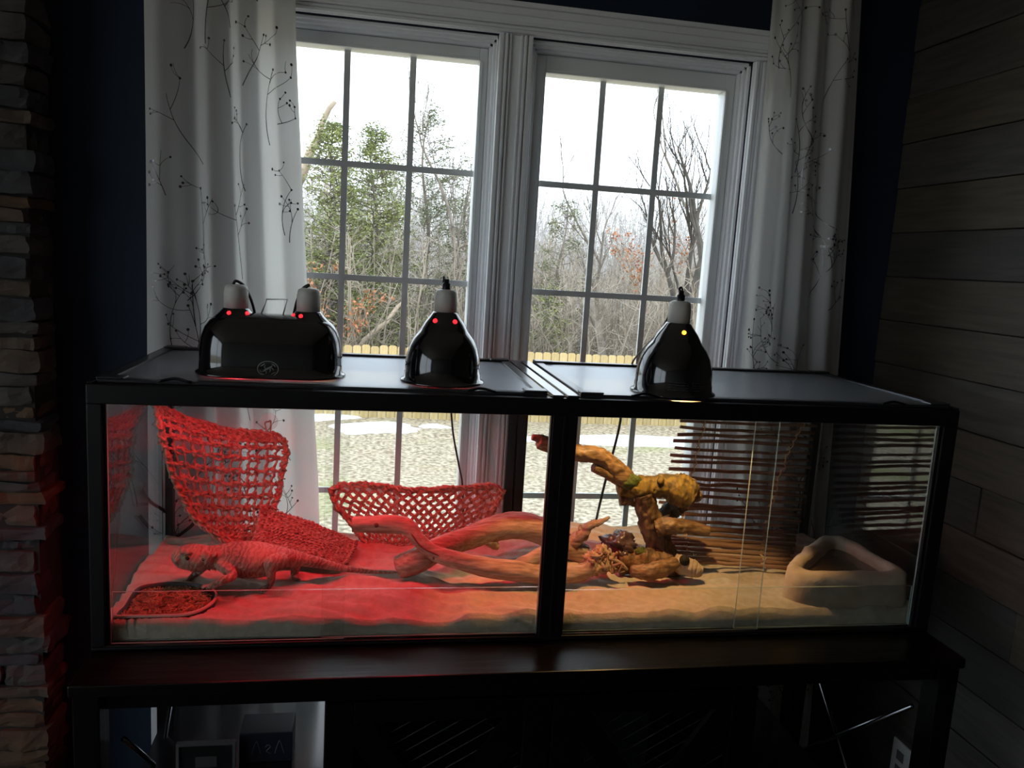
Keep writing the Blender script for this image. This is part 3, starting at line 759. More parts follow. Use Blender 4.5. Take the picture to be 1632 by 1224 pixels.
# sand bed
def sand_z(x, y):
    z = -.481 + .030*math.exp(-((x-1.12)/.42)**2-((y-.55)/.22)**2)
    z += .015*noise.noise(Vector((x*4.2, y*5.0, 0))) + .0105*noise.noise(Vector((x*11, y*14, 4))) + .0050*math.sin((x*.55+y*1.5+.04*noise.noise(Vector((x*6, y*6, 2))))*85+2.5*noise.noise(Vector((x*3, y*3, 7))))*(.5+.5*noise.noise(Vector((x*3, y*4, 11))))
    z += .0042*noise.noise(Vector((x*26, y*30, 9)))+.0018*noise.noise(Vector((x*60, y*60, 5)))
    z += .012*math.exp(-((x-.36)/.06)**2-((y-.05)/.06)**2) - .010*math.exp(-((x-.63)/.08)**2-((y-.03)/.05)**2)
    if x < .27 and y < .26:          # hollow for the food dish
        r = in_bowl(x, y)
        if r < 1.0: z = min(z, lerp(-.5215, ZRm-.006, max(0, (r-.86)/.14)))
        elif r < 1.25: z = lerp(min(z, ZRm-.006), z, (r-1)/.25)
    return z
SX0, SX1, SY0, SY1 = .012, W-.012, .026, D-.032
b = MB(); NXs, NYs = 360, 110
b.grid(lambda u, v: (lerp(SX0, SX1, u), lerp(SY0, SY1, v), sand_z(lerp(SX0, SX1, u), lerp(SY0, SY1, v))), NXs, NYs)
def skirt(idx, flip):
    base = len(b.v)
    for i in idx: x, y, _ = b.v[i]; b.v.append((x, y, ZI+.001))
    for k in range(len(idx)-1):
        f = (idx[k], base+k, base+k+1, idx[k+1]); b.f.append(f if flip else f[::-1]); b.m.append(0)
skirt([i*(NYs+1) for i in range(NXs+1)], True); skirt([i*(NYs+1)+NYs for i in range(NXs+1)], False)
skirt(list(range(NYs+1)), False); skirt([NXs*(NYs+1)+j for j in range(NYs+1)], True)
b.build('sand_bed', SAND, None, True, kind='stuff', label='rippled pale sand covering the terrarium floor', category='sand')

# ------------------------------------------------------------------ lamps
def light(name, loc, color, power, radius, parent):
    l = bpy.data.lights.new(name, 'POINT'); l.color = color; l.energy = power; l.shadow_soft_size = radius
    o = bpy.data.objects.new(name, l); col.objects.link(o); o.location = loc; o.parent = parent
ZL = .0039
RED, AMB = (1.0, .030, .045), (1.0, .60, .22)
GLOWR, GLOWA = emis('red_bulb_glow', (1, .02, .03), 2.2), emis('amber_bulb_glow', (1, .45, .05), 2.4)
def socket(parent, x, y, z0, z1, knob=True):
    h = z1-z0
    MB().lathe([(.0001, z0), (.0245, z0), (.0245, z0+h*.70), (.0228, z0+h*.76), (.0235, z0+h*.80), (.0215, z0+h*.93), (.015, z1), (.0001, z1)], (x, y, 0), 28).build('ceramic_socket', CERAMIC, parent, True)
    if knob: MB().lathe([(.009, z1), (.009, z1+.012), (.006, z1+.014), (.006, z1+.022), (.0001, z1+.022)], (x, y, 0), 14).build('strain_relief', BLACK, parent, True)
def vents(parent, x, y, prof_r, z, r, glow, angs):
    for a in angs:
        th = math.radians(a); c = Vector((x+prof_r*math.cos(th), y+prof_r*math.sin(th), z))
        n = Vector((math.cos(th)*.8, math.sin(th)*.8, .6)).normalized(); e = n.orthogonal().normalized(); f = n.cross(e)
        b = MB()
        for lay, off in ((0, -.002), (1, .0012)):
            for k in range(12):
                tt = 2*math.pi*k/12; b.v.append(tuple(c+n*off+e*math.cos(tt)*r+f*math.sin(tt)*r))
        b.f = [tuple(range(12, 24))]+[(k, (k+1) % 12, 12+(k+1) % 12, 12+k) for k in range(12)]; b.m = [0]*13
        b.build('vent_glow', glow, parent)  # solid glowing disc, stands for bulb light showing through an open vent
DOME = [(.0835, .0002), (.0905, 0), (.0915, .003), (.0895, .006), (.0835, .009), (.0828, .022), (.0815, .024), (.0815, .040), (.079, .058), (.0735, .078), (.065, .095), (.0545, .108), (.0515, .112), (.0495, .116), (.043, .128), (.034, .140), (.0275, .149), (.0255, .152), (.0001, .152)]
def dome_lamp(x, y, label, color, glow, power, angs, s=1.0, hl=.074):
    t = thing('dome_lamp', label, 'lamp', 'reptile heat lamps on the terrarium lid')
    P = [(r*s, ZL+z*s) for r, z in DOME]
    MB().lathe(P, (x, y, 0), 48).build('shade', GLOSSBLACK, t, True)
    I = [(max(.0001, r*s-.0025), ZL+z*s-.0012) for r, z in DOME[5:]]
    MB().lathe(I, (x, y, 0), 40).build('reflector', ALU, t, True)
    zs = ZL+.152*s
    socket(t, x, y, zs, zs+.048)
    vents(t, x, y, .040*s, ZL+.1345*s, .0048, glow, angs)
    MB().lathe([(.0001, ZL+.116), (.012, ZL+.118), (.020, ZL+.124), (.017, ZL+.134), (.013, ZL+.146), (.0001, ZL+.146)], (x, y, 0), 20).build('bulb', glow, t, True)
    light('bulb_light', (x, y, ZL+hl), color, power, .010, t)
    return t
PR = 72.0
l1 = dome_lamp(.673, .150, 'black dome lamp with two red vents, middle of the lid', RED, GLOWR, PR, (-126, -62))
l2 = dome_lamp(1.183, .100, 'black dome lamp with an amber vent on the right lid', AMB, GLOWA, 110.0, (-92,), 1.03, .102)
# cords
MB().tube(catmull([(1.183, .1, .222), (1.180, .106, .234), (1.190, .118, .236), (1.196, .135, .222), (1.190, .19, .16), at(1050, 530, 1, .27), at(1026, 555, 1, .42), at(1010, 574, 1, .54), at(1005, 590, 1, .567), at(1001, 615, 1, .572), at(995, 640, 1, .573)], 6), .0028, 6).build('power_cord', RUBBER, l2, True)
MB().tube(catmull([(.667, .15, .222), (.668, .165, .226), (.672, .20, .16), (.69, .26, .06), (.72, .40, .018), (.725, D+.005, .016), (.726, D+.012, -.04)], 6), .0028, 6).build('power_cord', RUBBER, l1, True)
# a band of small grey caution lettering low on the amber lamp
t = MB(); random.seed(2)
for ln in range(4):
    a = -118.0
    while a < -55:
        wd = random.uniform(1.5, 6)
        if not -93 < a < -86:
            pts = [(1.183+.0842*1.03*math.cos(math.radians(q)), .1+.0842*1.03*math.sin(math.radians(q))) for q in (a, a+wd*.5, a+wd)]
            z = ZL+.034-.0055*ln
            for (xa, ya), (xb, yb) in zip(pts, pts[1:]):
                i = len(t.v); t.v += [(xa, ya, z), (xb, yb, z), (xb, yb, z+.0016), (xa, ya, z+.0016)]; t.f.append((i, i+1, i+2, i+3)); t.m.append(0)
        a += wd+1.2
t.build('caution_print', mat('dull_grey_ink', (.05,.05,.055), .5), l2, kind='stuff')
# twin lamp
tw = thing('twin_dome_lamp', 'black twin dome lamp with oval emblem at the left', 'lamp')
TX, TY, TS = .311, .178, .0735
TP = [(.0735, .0002), (.0805, 0), (.0815, .003), (.079, .006), (.0735, .009), (.0735, .030), (.0725, .055), (.069, .078), (.062, .097), (.052, .111), (.040, .120), (.026, .126), (.012, .128)]
def stadium(r, z, n=20):
    out = []
    for k in range(n+1):
        th = -math.pi/2+math.pi*k/n; out.append((TX+TS+r*math.cos(th), TY+r*math.sin(th), z))
    for k in range(n+1):
        th = math.pi/2+math.pi*k/n; out.append((TX-TS+r*math.cos(th), TY+r*math.sin(th), z))
    return out
def stad_mesh(pr, off=0, dz=0):
    b = MB(); n = None
    for r, z in pr:
        ring = stadium(max(.001, r-off), ZL+z-dz); n = len(ring); b.v += ring
    for k in range(len(pr)-1):
        for j in range(n): j2 = (j+1) % n; b.f.append((k*n+j, k*n+j2, (k+1)*n+j2, (k+1)*n+j)); b.m.append(0)
    e = (len(pr)-1)*n; b.f.append(tuple(e+j for j in range(n))); b.m.append(0)
    return b
stad_mesh(TP).build('shade', GLOSSBLACK, tw, True)
stad_mesh(TP[4:], .003, .0015).build('reflector', ALU, tw, True)
for sx, ang in ((-1, (-105, -40)), (1, (-150, -112))):
    x = TX+sx*TS
    MB().lathe([(.060, ZL+.090), (.052, ZL+.106), (.043, ZL+.118), (.034, ZL+.127), (.0275, ZL+.134), (.026, ZL+.137), (.0001, ZL+.137)], (x, TY, 0), 32).build('neck', GLOSSBLACK, tw, True)
    socket(tw, x, TY, ZL+.137, ZL+.186, False)
    vents(tw, x, TY, .034, ZL+.1285, .0042, GLOWR, ang)
    MB().lathe([(.0001, ZL+.090), (.012, ZL+.092), (.020, ZL+.100), (.014, ZL+.118), (.0001, ZL+.120)], (x, TY, 0), 20).build('bulb', GLOWR, tw, True)
    light('bulb_light', (x, TY, ZL+(.042 if sx < 0 else .075)), RED, PR*.62 if sx < 0 else PR*.45, .012, tw)
    ex = .03 if sx < 0 else -.03
    MB().tube(catmull([(x-.006, TY, ZL+.186), (x, TY, ZL+.193), (x+.016*(1 if sx < 0 else -1), TY+.012, ZL+.180), (x+ex, TY+.03, ZL+.14), (x+ex*1.1, TY+.06, ZL+.09), (x+.02, TY+.14, .018), (x-.06, TY+.3, .016), (x-.06, D+.006, .014), (x-.06, D+.012, -.05)], 6), .003, 6).build('power_cord', RUBBER, tw, True)
b = MB(); b.tube([(TX-.022, TY-.002, ZL+.128), (TX-.012, TY, ZL+.158), (TX+.030, TY, ZL+.160), (TX+.022, TY-.002, ZL+.128)], .0017, 6)
b.build('wire_bail', CHROME, tw, True)
# oval emblem: ring with a small leaping shape between leaf strokes
EY = TY-.0748; EC = (at(427, 588, 1, EY))
INK = mat('emblem_grey', (.20,.20,.20), .45)
b = MB(); n = 40
for k in range(n+1):
    th = 2*math.pi*k/n
    for s_ in (1, .90): b.v.append((EC.x+.0215*s_*math.cos(th), EY, EC.z+.0165*s_*math.sin(th)))
for k in range(n): b.quad(2*k, 2*k+1, 2*k+3, 2*k+2)
b.build('emblem_ring', INK, tw)
b = MB()
def flat_stroke(pts, w):
    i0 = len(b.v); P = catmull([(x, 0, z) for x, z in pts], 4); n = len(P)
    for k, q in enumerate(P):
        d = (P[min(k+1, n-1)]-P[max(k-1, 0)]).normalized(); ww = w*(.35+.65*math.sin(math.pi*min(1, max(0, k/(n-1)))))
        for s_ in (-1, 1): b.v.append((EC.x+q.x-d.z*ww*s_, EY-.0002, EC.z+q.z+d.x*ww*s_))
    for k in range(n-1): b.quad(i0+2*k, i0+2*k+1, i0+2*k+3, i0+2*k+2)
flat_stroke([(-.010,-.006), (-.004,-.001), (.002,.002), (.009,.007)], .0022)
for a in (((-.004,-.001), (-.007,.004), (-.005,.008)), ((.002,.002), (.005,-.002), (.003,-.007)), ((.004,.003), (.009,.001), (.011,-.003)), ((-.006,-.003), (-.003,-.007), (-.004,-.011)), ((-.010,-.006), (-.014,-.006), (-.016,-.002))): flat_stroke(a, .0008)
for a in (((-.015,.005), (-.010,.008), (-.006,.011)), ((.014,.004), (.012,.008), (.006,.011)), ((.015,-.006), (.010,-.009), (.006,-.012)), ((-.014,-.009), (-.010,-.011), (-.007,-.012))): flat_stroke(a, .0010)
b.build('emblem_figure', INK, tw)

# ------------------------------------------------------------------ loose cords behind the tank
def cord(label, pts, r=.0035, name='cable'):
    MB().tube(catmull(pts, 6), r, 7).build(name, RUBBER, None, True, label=label, category='cable')
yc = D+.014
cord('thin black cable hanging behind the middle of the red half', [at(718, 640, 1, yc), at(722, 690, 1, yc), at(731, 740, 1, yc), at(737, 775, 1, yc), at(738, 850, 1, yc), at(735, 940, 1, yc)], .0028)
cord('grey cable slanting behind the wooden tree ornament', [at(993, 640, 1, yc), at(985, 690, 1, yc), at(964, 770, 1, yc), at(950, 830, 1, yc), at(935, 900, 1, yc)], .0038)
cord('black cable curving out from the left rear post', [at(318, 822, 1, yc), at(305, 838, 1, yc), at(290, 850, 1, yc), at(276, 862, 1, yc), at(268, 900, 1, yc)], .0045)

# power adapter dangling outside the left glass
pa = thing('power_adapter', 'black power adapter hanging outside the left end glass', 'power adapter')
c = at(212, 772, 1, .50)
bevel(MB().box(-.026, .026, -.014, .014, -.018, .018).build('adapter_body', RUBBER, pa), .004)
pa.location = c; pa.rotation_euler = (0, math.radians(32), 0)
mw = (Matrix.Translation(c) @ Matrix.Rotation(math.radians(32), 4, 'Y')).inverted()
MB().tube([mw @ q for q in catmull([c+Vector((.020, 0, -.014)), at(240, 800, 1, .50), at(262, 815, 1, .53), at(275, 838, 1, .585), at(272, 890, 1, .59)], 6)], .0042, 7).build('power_cord', RUBBER, pa, True)
MB().tube([mw @ q for q in catmull([c+Vector((-.020, 0, .010)), at(188, 800, 1, .50), at(190, 826, 1, .50), at(186, 860, 1, .50), at(180, 960, 1, .50)], 6)], .0030, 7).build('power_cord', RUBBER, pa, True)

# ------------------------------------------------------------------ woven hammocks and mat
def twist(b, pts, r, turns_per_m=55, n=4, off=.55):
    """two-ply rope: two thin strands wound round the path"""
    pts = [Vector(p) for p in pts]; L = 0; ph = random.uniform(0, 6.28)
    A, B = [], []
    for k, p in enumerate(pts):
        if k: L += (p-pts[k-1]).length
        t = (pts[min(k+1, len(pts)-1)]-pts[max(k-1, 0)]).normalized(); a = t.orthogonal().normalized(); c = t.cross(a)
        th = ph+L*turns_per_m*2*math.pi
        o = (a*math.cos(th)+c*math.sin(th))*r*off; A.append(p+o); B.append(p-o)
    b.tube(A, r*.62, n); b.tube(B, r*.62, n)
def resample(pts, step):
    out = [pts[0]]; acc = 0
    for a, c in zip(pts, pts[1:]):
        d = (c-a).length; m = max(1, int(d/step))
        for k in range(m): out.append(a.lerp(c, (k+1)/m))
    return out
def jig(p, s): return p+Vector((random.gauss(0, s), random.gauss(0, s), random.gauss(0, s)))

# big hanging hammock in the left rear corner: left edge on the side glass, right edge on the back glass
random.seed(14)
hm = thing('net_hammock', 'large red-lit woven net hammock hung in the left rear corner', 'hammock', 'woven rope pieces in the terrarium')
HL = catmull([at(250, 648, 0, .022), at(258, 690, 1, .37), at(278, 760, 1, .405), at(312, 825, 1, .41), at(372, 868, 1, .40)], 10)
HR = catmull([at(440, 694, 1, .525), at(455, 712, 1, .515), at(446, 770, 1, .495), at(434, 825, 1, .465), at(424, 870, 1, .42)], 10)
def hsurf(u, v):
    i = v*(len(HL)-1); k = min(int(i), len(HL)-2); f = i-k
    a = HL[k].lerp(HL[k+1], f); c = HR[k].lerp(HR[k+1], f)
    p = a.lerp(c, u); s_ = math.sin(math.pi*u)
    return p+Vector((-.005, .008, -.020*(1-v)))*s_
nb = MB(); NU, NV = 13, 12
for j in range(1, NV):
    v = j/NV; pts = [jig(hsurf(u/40, v+.010*math.sin(u/40*math.pi*NU)), .0012) for u in range(41)]
    twist(nb, pts, .0045, 40)
    pts = [jig(hsurf(u/40, min(1, v+.012-.010*math.sin(u/40*math.pi*NU))), .0015) for u in range(41)]
    twist(nb, pts, .0038, 40)
for i in range(1, NU):
    u = i/NU; twist(nb, [jig(hsurf(min(1, u+.008*math.sin(k/36*math.pi*NV*2)), k/36), .0013) for k in range(37)], .0042, 40)
for i in range(1, NU):
    for j in range(1, NV):
        c = hsurf(i/NU, j/NV)
        for q in range(3):
            d = Vector((random.gauss(0,1), random.gauss(0,.6), random.gauss(0,1))).normalized()*.011
            nb.tube([c-d, jig(c, .003), c+d*random.uniform(.6, 1.2)], [.0022, .0038, .0018], 4)
nb.build('net', ROPE, hm, True)
bb = MB()
loop = [hsurf(k/30, 0) for k in range(31)]+[hsurf(1, k/30) for k in range(1, 31)]+[hsurf(1-k/20, 1) for k in range(1, 21)]+[hsurf(0, 1-k/30) for k in range(1, 31)]
loop = resample(loop, .006)
for q, rr in ((0, .008), (1, .006), (2, .005)):
    twist(bb, [jig(p+Vector((.004*math.sin(i*.5+q*2.1), .003*math.cos(i*.5+q*2.1), .006*math.cos(i*.5+q*2.1))), .0012) for i, p in enumerate(loop)], rr, 28)
for i in range(0, len(loop), 3):     # whipped stitches round the border
    p = loop[i]; d = Vector((random.gauss(0,.4), random.gauss(0,.4), random.gauss(0,.6)))
    bb.tube([p+Vector((-.009,-.005,.006)), p+Vector((0,-.011,0))+d*.004, p+Vector((.010,-.003,-.008))], [.002, .0036, .002], 4)
bb.build('border_rope', ROPE, hm, True)
hb = MB(); q = at(428, 672, 1, D-.016); hb.tube(catmull([hsurf(.96, .0), q+Vector((.006, -.008, -.03)), q+Vector((.006, -.004, .002)), q, q+Vector((-.008, -.004, -.004)), q+Vector((0, -.012, -.035)), hsurf(.90, .02)], 5), .0022, 5)
hb.build('hanging_cord', ROPE, hm, True)
def suction(u, v, label):
    c = at(u, v, 1, D-.013); b = MB()
    b.lathe([(.024, 0), (.022, .0016), (.012, .0045), (.005, .007), (.005, .010), (.0001, .010)], (0, 0, 0), 24)
    o = b.build('suction_cup', CLEAR, None, True, label=label, category='suction cup'); o.location = c+Vector((0, .0022, 0)); o.rotation_euler = (math.pi/2, 0, 0)
suction(428, 672, 'clear suction cup on the back glass above the hanging hammock')
suction(788, 812, 'clear suction cup at the right corner of the middle net')

# second net: a low trapezium against the rear glass
random.seed(15)
h2 = thing('net_hammock', 'low boat-shaped woven net standing against the rear glass', 'hammock', 'woven rope pieces in the terrarium')
def h2surf(u, v):
    top = pw(u, [(0, 782), (.06, 772), (.25, 774), (.42, 780), (.6, 781), (.85, 776), (.95, 775), (1, 784)])
    lu = pw(v, [(0, 527), (.25, 536), (.6, 566), (1, 594)]); ru = pw(v, [(0, 802), (.3, 786), (.6, 762), (1, 716)])
    bot = 882
    y = pw(v, [(0, .505), (.5, .490), (1, .440)]) - .04*math.sin(math.pi*u)*(1-v*.6)*.6
    return at(lerp(lu, ru, u), lerp(top, bot, v), 1, y)
nb = MB(); ND = 15
def diag(s_, c):
    pts = []
    for k in range(0, 61):
        v = k/60; u = c+s_*v*.46
        if 0 <= u <= 1: pts.append(jig(h2surf(u, v), .0008))
    return pts
for s_ in (1, -1):
    for i in range(-8, ND+9):
        pts = diag(s_, (i+.25)/ND*1.0+(0 if s_ > 0 else 0))
        if len(pts) > 5: twist(nb, pts, .0042, 45); twist(nb, [p+Vector((.003*s_, -.002, .003)) for p in pts], .0022, 45)
nb.build('net', ROPE, h2, True)
bb = MB(); loop = [h2surf(k/40, 0) for k in range(41)]+[h2surf(1, k/24) for k in range(1, 25)]+[h2surf(1-k/24, 1) for k in range(1, 25)]+[h2surf(0, 1-k/24) for k in range(1, 25)]
loop = resample(loop, .006)
for q, rr in ((0, .0068), (1, .0058), (2, .005)):
    twist(bb, [jig(p+Vector((.003*math.sin(i*.45+q*2.1), -.003*math.cos(i*.45+q*2.1), .006*math.cos(i*.45+q*2.1))), .0010) for i, p in enumerate(loop)], rr, 28)
for i in range(0, len(loop), 3):
    p = loop[i]; bb.tube([p+Vector((-.008,-.004,.007)), jig(p+Vector((0,-.010,0)), .002), p+Vector((.008,-.003,-.007))], [.0018, .0032, .0018], 4)
bb.build('border_rope', ROPE, h2, True)

# dense woven mat sloping from behind the lizard down to the sand
random.seed(16)
wm = thing('woven_mat', 'thick woven seagrass mat sloping to the sand behind the lizard', 'mat', 'woven rope pieces in the terrarium')
MA, MBp, MC, MD = at(418, 812, 1, .46), at(566, 866, 1, .42), at(548, 904, 2, -.468), at(400, 884, 1, .30)
MC = Vector((MC.x, MC.y, max(MC.z, sand_z(MC.x, MC.y)+.012)))
def msurf(u, v):
    p = MA.lerp(MBp, u).lerp(MD.lerp(MC, u), v)
    p = p+Vector((0, 0, .010*math.sin(math.pi*u)*(1-v) + .006*noise.noise(Vector((u*4, v*4, 1)))))
    p.z = max(p.z, sand_z(p.x, p.y)+.010)
    return p
nb = MB(); rows = 17
for j in range(rows+1):
    v = j/rows; ph = j % 2
    for q in range(2):
        pts = []
        for k in range(97):
            u = k/96; a = k*math.pi/4+ph*math.pi
            pts.append(jig(msurf(u, min(1, max(0, v+.022*math.sin(a)*(1 if q else -1))))+Vector((0, 0, .0045*math.cos(a*(1)+q*math.pi))), .0009))
        nb.tube(pts, .0036, 4)
for q in range(2):
    e = [msurf(1, k/30) for k in range(31)]; twist(nb, [jig(p+Vector((.003*q, 0, .004*q)), .001) for p in e], .006, 30)
    e = [msurf(0, k/30) for k in range(31)]; twist(nb, [jig(p, .001) for p in e], .006, 30)
nb.build('weave', ROPE2, wm, True)
b = MB(); b.grid(lambda u, v: msurf(u, v)+Vector((0, 0, -.004)), 20, 14); b.grid(lambda u, v: msurf(1-u, v)+Vector((0, 0, -.008)), 20, 14)
b.build('backing', mat('dark_seagrass', (.16,.09,.06), .95), wm, True)

# ------------------------------------------------------------------ driftwood
def limb(b, path, rad, n=18, per=10, seed=0, amp=.12, ridge=.06, m=0, capm=None, squash=None, rough=0.0):
    P = catmull(path, per); R = [r.x for r in catmull([Vector((r, 0, 0)) for r in rad], per)]
    def nf(f, th, p):
        k = noise.noise(Vector((math.cos(th)*1.4+seed, math.sin(th)*1.4, f*5)))*amp
        k += noise.noise(Vector((math.cos(th)*5+seed, math.sin(th)*5, f*2.5)))*ridge
        if rough: k += rough*noise.noise(Vector((math.cos(th)*9+seed, math.sin(th)*9, f*len(path)*3.2)))+rough*.5*noise.noise(Vector((math.cos(th)*16, math.sin(th)*16+seed, f*len(path)*5)))
        return 1+k
    b.tube(P, R, n, True, m, squash, nf, capm)
d1 = thing('driftwood', 'slim forked driftwood branch lying in front, from square stub to knotted roots', 'driftwood', 'driftwood branches on the sand')
b = MB()
limb(b, [at(562, 836, 1, .235), at(590, 836, 1, .230), at(622, 836, 1, .225), at(648, 840, 1, .22), at(668, 862, 1, .205), at(692, 882, 1, .19), at(730, 894, 1, .175), at(780, 905, 1, .165), at(830, 910, 1, .165), at(870, 918, 1, .17)],
     [.017, .0185, .019, .019, .0165, .0175, .0205, .0225, .0235, .022], 26, 12, 3, .18, .16, 0, 1, rough=.06)
b.build('stem', [DRIFT, DRIFTEND], d1, True)
KNOT = mat('dark_wood_knot', (.10,.05,.03), .8)
for u, v, yy, r in ((752, 906, .150, .006), (692, 890, .172, .004), (600, 838, .208, .005)):
    b = MB(); c = at(u, v, 1, yy); b.tube([c+Vector((0, .010, 0)), c+Vector((0, .001, 0)), c], [r*1.3, r, r*.4], 10); b.build('knot', KNOT, d1, True)
for pts in ([(765, 908, .147), (800, 909, .145), (828, 915, .143)], [(655, 850, .197), (672, 872, .184), (700, 886, .170)]):
    b = MB(); b.tube(catmull([at(*q[:2], 1, q[2]) for q in pts], 6), [.0006]+[.0016]*11+[.0006], 5); b.build('crack', KNOT, d1, True)
b = MB(); limb(b, [at(820, 905, 1, .17), at(845, 893, 1, .185), at(868, 882, 1, .20), at(890, 880, 1, .21)], [.016, .017, .019, .016], 14, 8, 5, .15, .1)
b.build('side_limb', DRIFT, d1, True)
b = MB(); limb(b, [at(865, 922, 1, .17), at(905, 916, 1, .175), at(930, 912, 1, .18), at(948, 895, 1, .19), at(960, 878, 1, .20)], [.020, .019, .018, .020, .010], 16, 8, 6, .2, .14)
random.seed(5)
b.build('root_stock', DRIFT, d1, True)
b = MB()
def knob(b, c, r, seed):
    n = 16; b0 = len(b.v)
    for i in range(n+1):
        ph = math.pi*i/n
        for j in range(n*2):
            th = math.pi*j/n; d = Vector((math.sin(ph)*math.cos(th), math.sin(ph)*math.sin(th), math.cos(ph)))
            k = 1+.55*noise.noise(d*2.2+Vector((seed,0,0)))+.4*noise.noise(d*5+Vector((0,seed,0)))+.2*noise.noise(d*11)
            b.v.append(tuple(c+d*r*k))
    m = n*2
    for i in range(n):
        for j in range(m): j2 = (j+1) % m; b.f.append((b0+i*m+j, b0+(i+1)*m+j, b0+(i+1)*m+j2, b0+i*m+j2)); b.m.append(0)
for k, (u, v, yy, r) in enumerate(((945, 893, .19, .020), (958, 884, .20, .021), (970, 893, .20, .019), (962, 902, .185, .017), (980, 903, .19, .014), (948, 906, .18, .016))): knob(b, at(u, v, 1, yy), r, k*3.1)
b.build('root_knot', mat('knotty_root_wood', (.42,.29,.19), .8, color2=(.15,.09,.05), scale=55, bump=1.0, thr=(.45,.6)), d1, True)
b = MB()
for k in range(7):
    a = at(random.uniform(940, 985), random.uniform(880, 905), 1, random.uniform(.17, .20)); d = Vector((random.gauss(.3, .6), random.gauss(-.3, .4), random.gauss(.1, .5))).normalized()*random.uniform(.015, .032)
    P_ = catmull([a, jig(a+d*.4, .008), jig(a+d*.8, .008), jig(a+d, .008)], 4)
    b.tube(P_, [lerp(.0032, .0012, q/(len(P_)-1)) for q in range(len(P_))], 5)
for pts, rr in (([at(962, 895, 1, .19), at(975, 890, 1, .185), at(984, 880, 1, .18)], (.006, .005, .003)), ([at(955, 885, 1, .19), at(985, 895, 1, .18), at(1000, 908, 1, .18)], (.006, .005, .003))):
    limb(b, pts, rr, 8, 5, 2, .2, .1)
b.build('root_fibre', DRIFT, d1, True)
d2 = thing('driftwood', 'thick arching driftwood branch behind, with sawn end on the sand', 'driftwood', 'driftwood branches on the sand')
b = MB()
c0 = at(636, 904, 2, -.452)
limb(b, [c0, at(668, 892, 1, .215), at(705, 872, 1, .24), at(750, 856, 1, .275), at(792, 842, 1, .30), at(828, 838, 1, .315), at(862, 846, 1, .32), at(900, 868, 1, .32), at(930, 885, 1, .32)],
     [.026, .029, .028, .027, .031, .034, .034, .029, .026], 28, 12, 8, .14, .12, 0, 1, rough=.05)
b.build('stem', [DRIFT, DRIFTEND], d2, True)
b = MB(); limb(b, [at(775, 858, 1, .285), at(787, 868, 1, .285), at(794, 874, 1, .285)], [.016, .012, .005], 10, 6, 4, .2, .1); b.build('snag', DRIFT, d2, True)
b = MB(); limb(b, [at(905, 868, 1, .32), at(928, 852, 1, .30), at(940, 838, 1, .29), at(954, 833, 1, .285), at(972, 824, 1, .28)], [.022, .015, .011, .007, .003], 14, 10, 4, .3, .2, rough=.3)
limb(b, [at(928, 852, 1, .30), at(924, 842, 1, .30), at(926, 836, 1, .30)], [.007, .005, .003], 8, 5, 4, .2, .12); b.build('root_tip', DRIFT, d2, True)

# ------------------------------------------------------------------ resin tree ornament
rt = thing('tree_ornament', 'mossy brown resin tree trunk ornament with a long broken branch', 'ornament')
Y0 = .27
b = MB(); limb(b, [at(1062, 905, 1, Y0), at(1052, 875, 1, Y0), at(1040, 840, 1, Y0), at(1030, 808, 1, Y0), at(1024, 785, 1, Y0)], [.040, .034, .031, .029, .030], 30, 18, 1, .15, .10, rough=.17); b.build('trunk', RESIN, rt, True)
b = MB(); limb(b, [at(985, 778, 1, Y0), at(1005, 776, 1, Y0), at(1030, 776, 1, Y0), at(1058, 774, 1, Y0), at(1080, 780, 1, Y0-.005), at(1100, 786, 1, Y0-.01), at(1108, 789, 1, Y0-.012)], [.020, .027, .027, .028, .040, .036, .022], 30, 18, 2, .15, .10, rough=.17); b.build('crossing_limb', YMOSS, rt, True)
b = MB(); limb(b, [at(1104, 788, 1, Y0-.012), at(1111, 790, 1, Y0-.014), at(1117, 791, 1, Y0-.014)], [.020, .017, .009], 30, 18, 3, .3, .1, rough=.17); b.build('broken_end', RESINTIP, rt, True)
b = MB(); limb(b, [at(858, 702, 1, Y0-.05), at(885, 710, 1, Y0-.045), at(920, 722, 1, Y0-.035), at(950, 726, 1, Y0-.025), at(975, 744, 1, Y0-.012), at(1002, 770, 1, Y0)], [.015, .017, .019, .020, .024, .024], 30, 18, 4, .15, .12, rough=.17); b.build('branch', RESINTIP, rt, True)
b = MB(); limb(b, [at(884, 708, 1, Y0-.045), at(862, 700, 1, Y0-.05), at(848, 697, 1, Y0-.052)], [.014, .011, .007], 30, 18, 7, .1, .05, rough=.17); limb(b, [at(884, 716, 1, Y0-.045), at(866, 712, 1, Y0-.05), at(856, 711, 1, Y0-.05)], [.012, .010, .006], 30, 18, 8, .1, .05, rough=.17)
b.build('branch_tip', RESINTIP, rt, True)
b = MB(); limb(b, [at(946, 745, 1, Y0-.03), at(965, 752, 1, Y0-.02), at(990, 764, 1, Y0-.005), at(1008, 772, 1, Y0)], [.011, .014, .018, .018], 30, 18, 5, .12, .12, rough=.17); b.build('branch_prong', RESINTIP, rt, True)
b = MB(); limb(b, [at(988, 798, 1, Y0), at(1006, 797, 1, Y0), at(1025, 800, 1, Y0)], [.013, .014, .018], 30, 18, 5, .12, .1, rough=.17); b.build('branch_prong', RESIN, rt, True)
b = MB(); limb(b, [at(1046, 842, 1, Y0-.03), at(1066, 838, 1, Y0-.04), at(1095, 840, 1, Y0-.04), at(1130, 846, 1, Y0-.045)], [.021, .021, .017, .012], 30, 18, 9, .15, .12, rough=.17); b.build('side_log', RESINTIP, rt, True)
